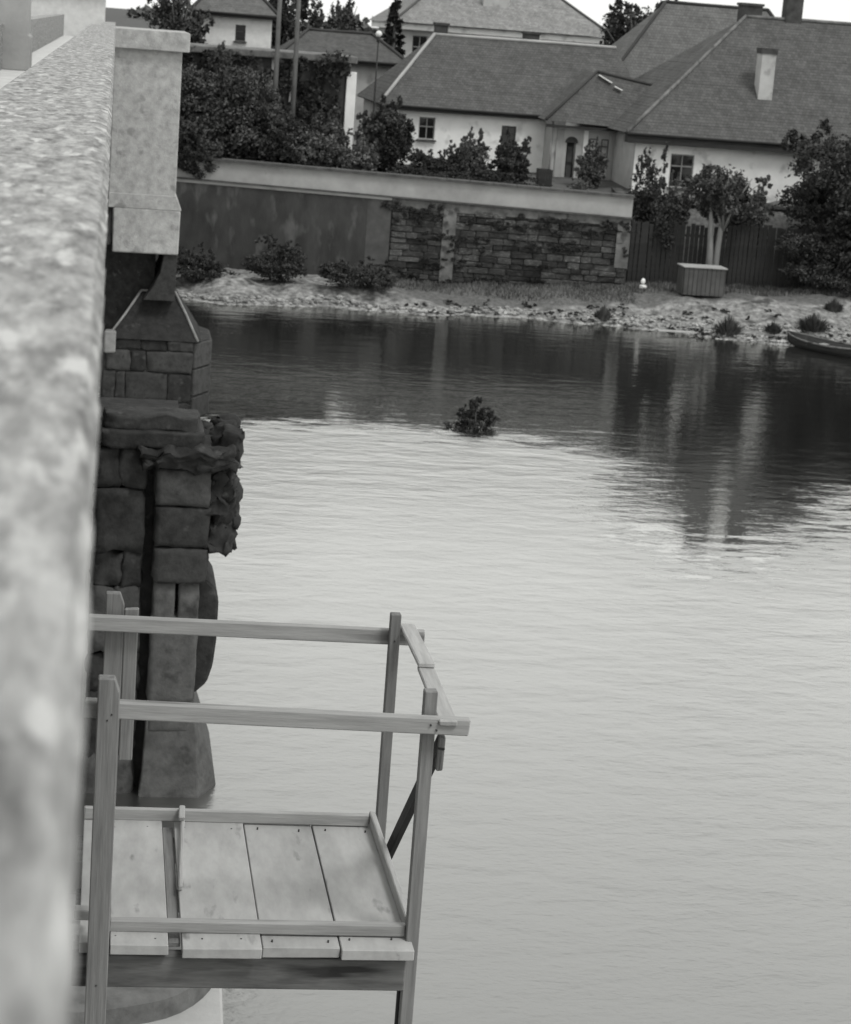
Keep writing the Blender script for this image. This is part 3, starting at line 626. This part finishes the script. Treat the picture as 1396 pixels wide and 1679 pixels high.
def hiproof(parent, x0, x1, y0, y1, ze, zr, rx0, rx1, ry, material, hipmat='mortar', ridge=True, fascia=True, right=True, th=.22):
    bm = bmesh.new(); uvl = bm.loops.layers.uv.new('UVMap')
    A,B,C,D_ = (x0,y0,ze),(x1,y0,ze),(x1,y1,ze),(x0,y1,ze); P,Q = (rx0,ry,zr),(rx1,ry,zr)
    slope(bm,uvl,A,B,Q,P); slope(bm,uvl,C,D_,P,Q); slope(bm,uvl,D_,A,P,P); slope(bm,uvl,B,C,Q,Q)
    v = [bm.verts.new((p[0],p[1],p[2]-.03)) for p in (A,B,C,D_)]; bm.faces.new(v)
    o = bmobj('roof', bm, MT[material], parent)
    for e in ((A,P),) + (((B,Q),) if right else ()) + (((P,Q),) if ridge else ()):
        e0, e1 = Vector(e[0]), Vector(e[1])
        tube('ridge_cap', [e0.lerp(e1,k/6)+Vector((0,0,.06+random.uniform(-.015,.015))) for k in range(7)], .085, MT[hipmat], o, 6)
    if fascia:
        box('eave_board', x0+.05, x1-.05, y0+.02, y0+.06, ze-th, ze-.035, MT['darkwood'], o)  # dark boards, soffit and gutter paint in the shadow under the eaves
        box('soffit', x0+.06, x1-.06, y0+.065, y0+.6, ze-th+.01, ze-.04, MT['darkwood'], o)
        tube('gutter', [(x0,y0-.03,ze-.03),(x1,y0-.03,ze-.06)], .06, MT['darkwood'], o, 8)
    return o
def chimney(parent, x, y, z0, z1, w_, d_, m_='soot'):
    c = box('chimney', x-w_/2, x+w_/2, y-d_/2, y+d_/2, z0, z1, MT[m_], parent)
    box('cap', x-w_/2-.06, x+w_/2+.06, y-d_/2-.06, y+d_/2+.06, z1, z1+.12, MT['soot'], c); return c

# --- middle house with projecting wing
h1 = tag(empty('cottage'), 'low white cottage with hipped tile roof and two windows behind the garden bushes', 'house')
wall_open('wall', 12.45, 20.1, 4.3, 7.55, 100, [(14.12,14.88,6.1,7.12),(18.04,18.74,6.1,6.98)], .18, MT['plaster'], h1)
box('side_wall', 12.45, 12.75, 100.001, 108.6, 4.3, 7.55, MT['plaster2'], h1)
window(14.12,14.88,6.1,7.12,100.1,h1,2,(.42,),'frame'); window(18.04,18.74,6.1,6.98,100.1,h1,2,(.4,),'darkframe')
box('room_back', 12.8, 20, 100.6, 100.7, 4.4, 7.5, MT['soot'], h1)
r1 = hiproof(h1, 12.15, 25.2, 99.55, 109.4, 7.6, 10.85, 15.2, 24.2, 104.5, 'roof', 'wallgrey', right=False)
chimney(r1, 15.6, 105.2, 10.3, 11.35, .6, .6); chimney(r1, 20.1, 105.4, 10.0, 11.25, .75, .6)
# wing with porch door and pilasters
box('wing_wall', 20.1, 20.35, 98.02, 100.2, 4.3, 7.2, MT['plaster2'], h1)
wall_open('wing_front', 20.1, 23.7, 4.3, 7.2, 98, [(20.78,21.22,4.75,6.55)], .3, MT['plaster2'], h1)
bm = bmesh.new(); boxbm(bm, 20.82,21.18,98.22,98.27,4.75,6.5)
dr = bmobj('door', bm, MT['darkwood'], h1); box('door_panel', 20.88,21.12,98.2,98.225,5.6,6.3,MT['darkframe'],dr); box('door_panel', 20.88,21.12,98.2,98.225,4.9,5.45,MT['darkframe'],dr)
prism('door_arch', [(20.7,6.5)]+[(21.0-.3*math.cos(t),6.5+.28*math.sin(t)) for t in [math.pi*i/10 for i in range(11)]]+[(21.3,6.5)], 'y', 97.95, 98.02, MT['soot'], h1)
for x in (20.28, 21.55, 22.75, 23.4): box('pilaster', x, x+(.34 if x in (20.28,) else .2), 97.93, 98.0, 4.4, 7.1, MT['wallgrey'] if x != 21.55 else MT['plaster'], h1)
for x in (21.85, 22.4): window(x, x+.34, 5.9, 6.75, 97.985, h1, 1, (.4,), 'darkframe', False)
bm = bmesh.new(); uvl = bm.loops.layers.uv.new('UVMap')
E0,E1,AP,BK = (19.6,97.45,7.45),(24.7,97.45,7.3),(22.35,100.0,9.7),(22.35,102.8,9.75)
AP2 = (25.2,100.0,9.25); slope(bm,uvl,E0,E1,AP2,AP); slope(bm,uvl,(19.6,101,7.5),E0,AP,BK); slope(bm,uvl,(25.2,102.6,8.9),BK,AP,AP2)
wr = bmobj('wing_roof', bm, MT['roof'], h1)
tube('ridge_cap', [Vector(E0)+Vector((0,0,.05)), Vector(AP)+Vector((0,0,.07))], .07, MT['roof2'], wr, 6)
tube('ridge_cap', [Vector(AP2)+Vector((0,0,.05)), Vector(AP)+Vector((0,0,.07))], .07, MT['roof2'], wr, 6)
box('eave_board', 19.65, 23.95, 97.5, 97.55, 7.16, 7.28, MT['darkwood'], wr)
beam('flashing', (22.4,99.75,9.62), (23.0,99.5,9.3), .2, .03, MT['white'], wr); beam('flashing', (23.1,99.35,9.16), (23.45,99.2,9.0), .2, .03, MT['white'], wr)
tube('downpipe', [(20.04,97.96,7.4),(20.04,97.96,4.4)], .05, MT['zinc'], h1, 8)
# --- big right-hand house
h2 = tag(empty('farmhouse'), 'white house with a tall hipped roof and chimney beside the large dark tree', 'house')
wall_open('wall', 23.05, 36, 3.6, 7.25, 94, [(24.72,25.8,5.03,6.5)], .2, MT['plaster'], h2)
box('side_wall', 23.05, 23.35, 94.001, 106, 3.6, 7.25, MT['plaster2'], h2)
window(24.72,25.8,5.03,6.5,94.05,h2,2,(.36,),'frame')
box('room_back', 23.4, 35.8, 94.7, 94.8, 3.7, 7.2, MT['soot'], h2)
r2 = hiproof(h2, 22.5, 44, 93.5, 107, 7.3, 12.75, 29.3, 37.4, 100.2, 'roof', 'rubpale', th=.42)  # th deepens the dark band painted as eave shadow
c = box('chimney', 28.95, 29.6, 95.7, 96.5, 8.3, 11.15, MT['plaster2'], r2); box('cap', 28.9, 29.65, 95.65, 96.55, 11.15, 11.4, MT['soot'], c)
chimney(r2, 31.6, 100.4, 12.4, 13.9, .8, .7); chimney(r2, 29.6, 100.6, 12.2, 13.3, 1.0, .7)
# --- rear wing roof
h3 = tag(empty('rear_house'), 'tiled roof of a house rising behind the tall hipped roof', 'house')
box('wall', 23.6, 33, 104.6, 112, 4.4, 8.4, MT['plaster2'], h3)
hiproof(h3, 23.2, 36, 104, 114, 8.4, 13.3, 27.6, 33, 109, 'roof2', 'roof2')
# --- large villa behind
h4 = tag(empty('villa'), 'large villa with pale hipped roof and wide light cornice behind the cottage', 'house')
ops = [(17.6+i*1.9, 18.5+i*1.9, 8.7, 10.7) for i in range(6)]
wall_open('wall', 16.95, 29.2, 5.8, 11.15, 130, ops, .2, MT['plaster2'], h4)
for o_ in ops: window(*o_, 130.1, h4, 2, (.33,), 'frame')
box('room_back', 17.2, 29, 130.8, 130.9, 6, 11.1, MT['soot'], h4)
box('side_wall', 16.95, 17.2, 130.001, 142, 5.8, 11.15, MT['plaster2'], h4); box('side_wall', 28.95, 29.2, 130.001, 142, 5.8, 11.15, MT['plaster2'], h4)
box('cornice', 16.5, 29.6, 129.55, 142.4, 11.02, 11.4, MT['plaster'], h4)
hiproof(h4, 16.3, 29.8, 129.3, 142.6, 11.42, 15.2, 21.2, 24.8, 136, 'roofpale', 'roofpale', fascia=False)
box('dormer', 22.0, 23.6, 131.6, 134, 12.7, 13.4, MT['plaster2'], h4)
# --- ivy-grown flat outbuilding
h5 = tag(empty('outbuilding'), 'flat-roofed outbuilding overgrown with dark ivy and topped by a pale cornice', 'building')
box('wall', 2.5, 10.45, 97, 103, 4.3, 9.35, MT['walldark'], h5)
box('cornice', 2.4, 10.7, 96.7, 103.2, 9.36, 9.68, MT['rubpale'], h5, .04)
box('corner_pilaster', 10.28, 10.72, 96.86, 97.2, 4.3, 9.0, MT['plaster'], h5, .02)
for x, ww in ((6.9,.22),(7.75,.25),(8.9,.2)): box('pilaster', x, x+ww, 96.88, 97.0, 4.3, 9.34, MT['wallgrey'], h5)
o = leaves('ivy', [(x, 96.75, z_, .9, .25, .9) for x in np.arange(3,10.2,.8) for z_ in (5.4,6.6,7.8,8.7)] + [(9.6,96.4,9.1,1.1,.5,.75),(4.5,96.5,9.4,1.2,.4,.4),(8.2,96.5,9.2,.8,.3,.4),(9.3,96.6,7.6,.9,.4,1.6)], 16000, .12, MT['ivy'], h5, 5)
kind(o, 'stuff')
# --- small white house left of centre, further back
h6 = tag(empty('white_house'), 'small white house with one dark window beyond the pale cornice', 'house')
wall_open('wall', 4.2, 8.3, 6, 11.2, 118, [(6.35,6.9,9.75,10.6)], .2, MT['white'], h6)
window(6.35,6.9,9.75,10.6,118.1,h6,1,(.4,),'darkframe'); box('room_back', 4.3, 8.2, 118.5, 118.6, 6, 11.1, MT['soot'], h6)
box('side_wall', 8.0, 8.3, 118.001, 124, 6, 11.2, MT['white'], h6)
hiproof(h6, 3.9, 8.6, 117.6, 124.4, 11.2, 13.2, 5.8, 6.7, 121, 'roof2', 'roof2')
h7 = tag(empty('barn'), 'long low tiled barn roof behind the ivy outbuilding', 'barn')
box('wall', 8.7, 14.6, 112, 118, 5, 9.3, MT['plaster2'], h7)
hiproof(h7, 8.3, 15.0, 111.5, 118.5, 9.3, 10.6, 10.0, 13.4, 115, 'roof', 'roof2')
h8 = tag(empty('bridgehead_house'), 'white house at the far end of the bridge roadway', 'house')
box('plinth', -6, -.6, 114.9, 121, 4, 8.6, MT['walldark'], h8)
box('wall', -6, -.6, 115, 121, 8.61, 12.2, MT['white'], h8)
hiproof(h8, -6.4, -.2, 114.5, 121.5, 12.2, 14.8, -4, -2.6, 118, 'roof', 'roof2')

# ================================================================== POLES, FENCE, SMALL THINGS
for x, y, zt, lab in ((7.0,95.6,12.9,'tall wooden telegraph pole rising from the bushes, further left of the pair'),(7.85,95.9,12.8,'tall wooden telegraph pole rising from the bushes beside the ivy wall')):
    lab = {7.0:'tall telegraph pole nearer the bridge, in front of the outbuilding', 7.85:'tall telegraph pole nearer the cottage, in front of the outbuilding'}[x]
    t = tag(empty('telegraph_pole', (x,y,4.6)), lab, 'pole', 'telegraph poles by the outbuilding')
    tube('pole', [(0,0,-.3),(.02,0,4),(0,0,zt-4.6)], [.13,.115,.09], MT['bark'], t, 10)
    box('crossarm', -.6, .6, -.06, .06, zt-4.6-.7, zt-4.6-.58, MT['bark'], t)
    for k in (-.5,-.2,.2,.5): tube('insulator', [(k,0,zt-4.6-.58),(k,0,zt-4.6-.42)], .035, MT['white'], t, 6)
t = tag(empty('lamp_post', (11.6,97,4.8)), 'slender dark lamp post with a small white globe by the cottage', 'street lamp')
tube('post', [(0,0,-.2),(0,0,5.6)], [.05,.035], MT['darkwood'], t, 8)
bm = bmesh.new(); bmesh.ops.create_uvsphere(bm, u_segments=12, v_segments=8, radius=.14); bmesh.ops.translate(bm, verts=bm.verts, vec=(0,0,5.95)); bmobj('globe', bm, MT['white'], t, True)
tube('bracket', [(0,0,5.6),(0,0,5.82)], [.09,.05], MT['darkwood'], t, 8)
# dark paling fence to the right of the wall
fn = tag(empty('paling_fence', (22.0,89.0,0)), 'dark wooden paling fence between the garden wall and the large tree', 'fence')
me = bpy.data.meshes.new('paling'); bm = bmesh.new(); boxbm(bm, 0,.17,0,.025,0,1); bm.to_mesh(me); bm.free(); me.materials.append(MT['darkwood'])
for i in range(56):
    o = bpy.data.objects.new('paling', me); COL.objects.link(o); o.parent = fn
    x = i*.2; zg = bank_z(22+x, 89.0); o.location = (x, random.uniform(-.008,.008), zg-.1); o.scale = (1,1,2.75+random.uniform(-.06,.06)); o.rotation_euler = (0, random.uniform(-.012,.012), 0)
for i in range(6): box('fence_post', i*2.2-.03, i*2.2+.09, .04, .15, .2, 3.9, MT['darkwood'], fn)
for zr in (1.7, 3.3): box('fence_rail', -.1, 11.2, .028, .085, zr, zr+.1, MT['darkwood'], fn)
# crate on the bank
cr = tag(empty('crate', (24.5,86.2,bank_z(24.5,86.2)+.12)), 'wooden slatted crate with a pale lid on the grassy bank', 'crate')
for i in range(9):
    w_ = 1.72/9; box('slat', -.9+i*w_+.01, -.9+(i+1)*w_-.01, -.5, -.47, 0, 1.12, MT['edgegrey'], cr, 0, .006)
for i in range(5):
    w_ = 1.0/5
    for sx in (-.93, .83): box('slat', sx, sx+.03, -.46+i*w_+.01, -.46+(i+1)*w_-.01, 0, 1.12, MT['edgegrey'], cr)
box('back_panel', -.89, .82, .5, .53, 0, 1.12, MT['edgegrey'], cr); box('lid', -.98, .9, -.56, .58, 1.125, 1.18, MT['wallgrey'], cr, .01)
# marker stone
mk = tag(empty('marker_stone', (22.3,87.3,bank_z(22.3,87.3)-.03)), 'small white marker stone at the foot of the garden wall corner', 'marker')
bm = bmesh.new(); rockbm(bm,(0,0,.12),.16,(1,.8,.8),.12); bmobj('base', bm, MT['white'], mk)
bm = bmesh.new(); rockbm(bm,(-.02,0,.36),.12,(.8,.8,1.1),.12); bmobj('top', bm, MT['plaster'], mk)
# rowing boat
bt = tag(empty('rowing_boat', (28.1,79.4,-.12), R(-57)), 'wooden rowing boat with pale gunwale moored at the shingle bank', 'boat')
secs = []; nS = 13
def hull_ring(t, inset=0):
    L_ = 4.6; x = -L_/2+inset*.5 + t*(L_-inset); hw = (.68-inset)*(1-abs(2*t-1)**2.6)**.8 + .03; sh = .42+.16*(2*t-1)**2; return x, hw, sh
vv, ff = [], []
for i in range(nS):
    x, hw, sh = hull_ring(i/(nS-1))
    for s in (-1,-.82,-.45,0,.45,.82,1): vv.append((x, hw*s, sh-(1-abs(s)**2.4)*(sh+.12)))
for i in range(nS-1):
    for k in range(6): ff.append((i*7+k, i*7+k+1, (i+1)*7+k+1, (i+1)*7+k))
hu = pyobj('hull', vv, ff, MT['darkwood'], bt, True); md = hu.modifiers.new('thickness','SOLIDIFY'); md.thickness = .03
for s in (-1,1): tube('gunwale', [(hull_ring(i/(nS-1))[0], s*hull_ring(i/(nS-1))[1], hull_ring(i/(nS-1))[2]+.02) for i in range(nS)], .04, MT['rubpale'], bt, 6)
for x in (-.9,.5): box('thwart', x, x+.26, -.58, .58, .3, .33, MT['wood'], bt)
# pale board lying at the water's edge
bd = beam('board', (21.7,82.0,.16), (23.3,82.15,.13), .3, .05, MT['wallgrey'], None); tag(bd, 'pale board lying at the edge of the water below the crate', 'board')

# ================================================================== VEGETATION
GB = 'bushes in the walled garden'
L, LD, LP = MT['leaf'], MT['leafdark'], MT['leafpale']
bush('tall leafy shrub mass between the bridge buttress and telegraph poles', 4.4, 93.6, 4.6, 4.6, 4.3, 11000, .17, L, 11, 'shrub', 'shrub', GB, 12)
bush('broad dark shrub below the telegraph poles', 7.4, 93.4, 4.6, 3.4, 2.9, 7000, .16, LD, 12, 'shrub', 'shrub', GB, 9)
bush('low shrub hanging over the wall next to the bridge buttress', 3.0, 92.0, 4.6, 2.6, 2.0, 4500, .15, LD, 13, 'shrub', 'shrub', GB)
bush('pale leafy shrub in front of the ivy outbuilding', 8.9, 92.8, 4.6, 2.4, 2.3, 4200, .16, LP, 14, 'shrub', 'shrub', GB)
bush('light flowering shrub at the white corner pilaster', 10.4, 92.6, 4.6, 2.0, 1.7, 3200, .14, LP, 15, 'shrub', 'shrub', GB)
bush('tall dark shrub at the left end of the cottage', 11.9, 93.4, 4.6, 2.5, 3.1, 6500, .15, LD, 16, 'shrub', 'shrub', GB, 9)
bush('dark rounded shrub below the first cottage window', 13.6, 91.8, 4.6, 2.1, 1.35, 3600, .14, LD, 17, 'shrub', 'shrub', GB)
bush('feathery grey shrub between the two cottage windows', 15.5, 92.2, 4.6, 1.9, 2.1, 3200, .13, L, 18, 'shrub', 'shrub', GB)
bush('dark bush covering the lower half of the second cottage window', 17.2, 92.2, 4.6, 1.8, 2.15, 3600, .13, LD, 19, 'shrub', 'shrub', GB)
bush('round bush in front of the cottage wing with pilasters', 21.2, 94.3, 4.6, 1.5, 1.9, 2600, .12, L, 20, 'shrub', 'shrub', GB)
bush('low bush at the corner of the wing', 20.1, 91.3, 4.5, 1.2, .7, 900, .1, LP, 21, 'shrub', 'shrub', GB)
bush('low continuous undergrowth behind the coping below the cottage windows', 15.2, 91.2, 4.5, 7.6, .95, 4200, .12, LD, 25, 'undergrowth', 'undergrowth', None, 16, False, 1.2)
bush('loose grey shrub between the first cottage window and the feathery shrub', 14.8, 92.6, 4.6, 1.5, 1.5, 2000, .13, L, 26, 'shrub', 'shrub', GB)
box_c = tag(empty('wooden_bin', (18.55,91.6,4.55)), 'small dark slatted bin standing behind the wall coping', 'bin')
for i in range(5): box('slat', -.3+i*.125, -.3+i*.125+.105, -.3, -.27, 0, 1.05, MT['darkwood'], box_c)
box('back_panel', -.3, .32, .27, .3, 0, 1.05, MT['darkwood'], box_c); box('base', -.3, .32, -.265, .265, .05, .09, MT['darkwood'], box_c)
bush('thin dark shrub between the corner pilaster and the cottage hip', 11.3, 93.6, 4.6, 1.8, 2.6, 3000, .15, L, 22, 'shrub', 'shrub', GB)
bush('creeper hanging over the wall coping next to the bridge', 3.6, 90.75, 4.35, 2.2, 1.3, 2200, .13, LD, 23, 'creeper', 'creeper', None, 5, False, .9)
# right of the wall
bush('leafy bush growing against the end of the garden wall', 22.9, 89.9, 1.6, 2.3, 4.6, 5500, .15, LD, 31, 'shrub', 'shrub', 'bushes in front of the farmhouse', 9)
bush('pale bush under the farmhouse window', 24.4, 91.4, 3.0, 1.7, 2.4, 2600, .14, LP, 32, 'shrub', 'shrub', 'bushes in front of the farmhouse')
ct = tree('small tree with forked pale trunk standing behind the crate', 25.45, 88.2, 1.5, 5.1, 2.4, 3.6, 7500, .15, L, 33, 'tree', 'palebark', 2, lobes=8)
for o in ct.children:
    if o.name.startswith(('crown','limb')): o.location.x += .3
bush('low pale bush by the fence beyond the forked tree', 27.4, 90.2, 2.2, 2.4, 2.6, 3200, .15, LP, 34, 'shrub', 'shrub', 'bushes in front of the farmhouse')
tree('large dark spreading tree in front of the farmhouse', 32.2, 89.6, 1.6, 7.0, 1.4, 8.0, 24000, .17, LD, 35, 'tree', 'bark', 1, lobes=16)
bush('dark undergrowth below the large spreading tree', 30.8, 88.3, 1.3, 5.2, 2.7, 7000, .15, LD, 36, 'shrub', 'shrub', None, 10)
# bushes on the shingle
GS = 'low bushes on the shingle bank'
bush('low dark bush on the shingle next to the bridge buttress', 3.7, 86.6, .45, 2.2, 1.35, 2800, .12, LD, 41, group=GS)
bush('taller rounded bush on the shingle, middle one of three', 6.9, 87.0, .5, 2.5, 1.75, 3600, .12, LD, 42, group=GS)
bush('low spreading bush on the shingle where the rubble wall begins', 10.0, 86.4, .5, 3.0, 1.25, 3600, .12, LD, 43, group=GS)
rb = bush('dark ragged bush growing out of the open river', 10.75, 59.7, -.4, 1.5, 1.05, 1700, .1, LD, 44, 'river_bush', 'bush', None, 5)
for k in range(14):
    a = random.uniform(0,6.28); q = random.uniform(.3,.75); tube('twig', [(0,0,-.2),(math.cos(a)*q*.5,math.sin(a)*q*.5,.35),(math.cos(a)*q,math.sin(a)*q,random.uniform(.35,.95))], [.02,.014,.006], MT['bark'], rb, 5)
# waterside weeds
for i, (x, dy, ww, hh, lab) in enumerate(((24.6,.5,1.3,.9,'dark weeds at the water edge below the crate'),(20.0,.3,.8,.7,'small dark weed clump on the shingle left of the pale board'),(26.4,1.0,.8,.5,'little weed clump on the shingle between crate and boat'),(28.4,1.3,1.6,.8,'broad weed clump on the shingle behind the rowing boat'),(29.8,3.2,.9,.6,'weed tuft high on the shingle under the large tree'))):
    tuft(lab, x, shore_y(x)+dy, bank_z(x, shore_y(x)+dy)-.02, ww, hh, 420, L, 60+i, group='weeds on the shingle')
# skyline trees
def conifer(label, x, y, z0, h, wid, n, seed):
    o = empty('conifer', (x,y,z0)); tube('trunk', [(0,0,-.3),(0,0,h*.95)], [.18,.03], MT['bark'], o, 8)
    bl = []; rng = random.Random(seed)
    for k in range(13):
        t = k/12; r = wid/2*(1-t)**.85+.12; zc = h*(.12+.86*t)
        for q in range(4):
            a = rng.uniform(0,6.28); bl.append((math.cos(a)*r*.5, math.sin(a)*r*.5, zc+rng.uniform(-.15,.15), r*.55, r*.55, h*.05))
    leaves('crown', bl, n, .16, MT['needle'], o, seed, elong=2.2); tag(o, label, 'tree', 'trees on the skyline')
conifer('pointed dark conifer beside the villa', 15.7, 124, 6.8, 6.2, 2.3, 5000, 71)
tree('round-headed tree behind the rear house roof', 29.2, 121, 6.8, 7.0, 1.4, 5.6, 9000, .22, LD, 72, group='trees on the skyline')
tree('spreading tree behind the ivy outbuilding', 12.6, 128, 6.8, 5.2, 1.5, 3.2, 4500, .2, L, 73, group='trees on the skyline')
tree('leafy tree between the white house and the telegraph poles', 9.3, 121, 6.7, 6.0, 1.6, 3.4, 4500, .2, LD, 74, group='trees on the skyline')
tree('tall tree rising behind the bridge buttress cap', 3.2, 116, 6, 7.2, 1.5, 3.4, 4500, .2, L, 75, group='trees on the skyline')
tree('thin tree on the skyline left of the conifer', 13.9, 134, 7.2, 5.8, 2, 1.8, 1500, .16, L, 76, group='trees on the skyline')
# distant wood
rng = np.random.default_rng(3); bl = [(x+rng.uniform(-6,6), 330+rng.uniform(-15,15), 9.6+rng.uniform(-.6,.6), 9, 8, rng.uniform(2.0,3.4)) for x in np.arange(-140, 240, 9)]
o = leaves('distant_wood', bl, 16000, .9, MT['leaf'], None, 9); kind(o, 'stuff'); tag(o, 'low distant wood along the skyline', 'wood')
# shingle: loose stones along the water and scattered grass
bm = bmesh.new(); rs = random.Random(5)
for i in range(2200):
    x = rs.uniform(1.5, 33); t = rs.random()**1.5; y = shore_y(x)-.3 + t*(.9+1.0*sm(16,26,x)); r = rs.uniform(.035,.1)*(1.6 if rs.random() < .12 else 1)
    res = bmesh.ops.create_icosphere(bm, subdivisions=1, radius=r)
    for v in res['verts']: v.co = Vector((v.co.x*rs.uniform(.9,1.5)+x, v.co.y*rs.uniform(.8,1.2)+y, v.co.z*.7+max(-.05,bank_z(x,y))+r*.25))
o = bmobj('shingle', bm, MT['gravelstone']); kind(o, 'stuff'); tag(o, 'pale loose stones scattered along the far water edge', 'stones')
rng = np.random.default_rng(18); bl = []
for k in range(90):
    x = rng.uniform(12, 34); y = shore_y(x)+rng.uniform(-.1, 1)**2*(1.2+2.0*sm(18,26,x)); bl.append((x, y, bank_z(x,y)+.04, rng.uniform(.1,.35), rng.uniform(.1,.3), rng.uniform(.05,.16)))
o = leaves('shore_weeds', bl, 9000, .06, MT['leafdark'], None, 19); kind(o, 'stuff'); tag(o, 'scattered dark weeds among the shingle stones', 'weeds')
rng = np.random.default_rng(8); n = 9000
X = rng.uniform(11.5, 34, n); Y = np.array([wall_y(x) if x < 21.7 else 89 for x in X]) - rng.uniform(.05, 1, n)**1.4*2.4
vv, ff = [], []
for x, y in zip(X, Y):
    z_ = bank_z(x, y); a = rng.uniform(0,6.28); h = rng.uniform(.07,.2); dx, dy = math.cos(a)*.03, math.sin(a)*.03; i = len(vv)
    vv += [(x-dx,y-dy,z_-.01),(x+dx,y+dy,z_-.01),(x+rng.uniform(-.06,.06),y+rng.uniform(-.06,.06),z_+h)]; ff.append((i,i+1,i+2))
me = bpy.data.meshes.new('bank_grass'); me.from_pydata(vv, [], ff); o = link('bank_grass', me, MT['grass']); kind(o, 'stuff'); tag(o, 'short grass on the shelf below the rubble wall', 'grass')
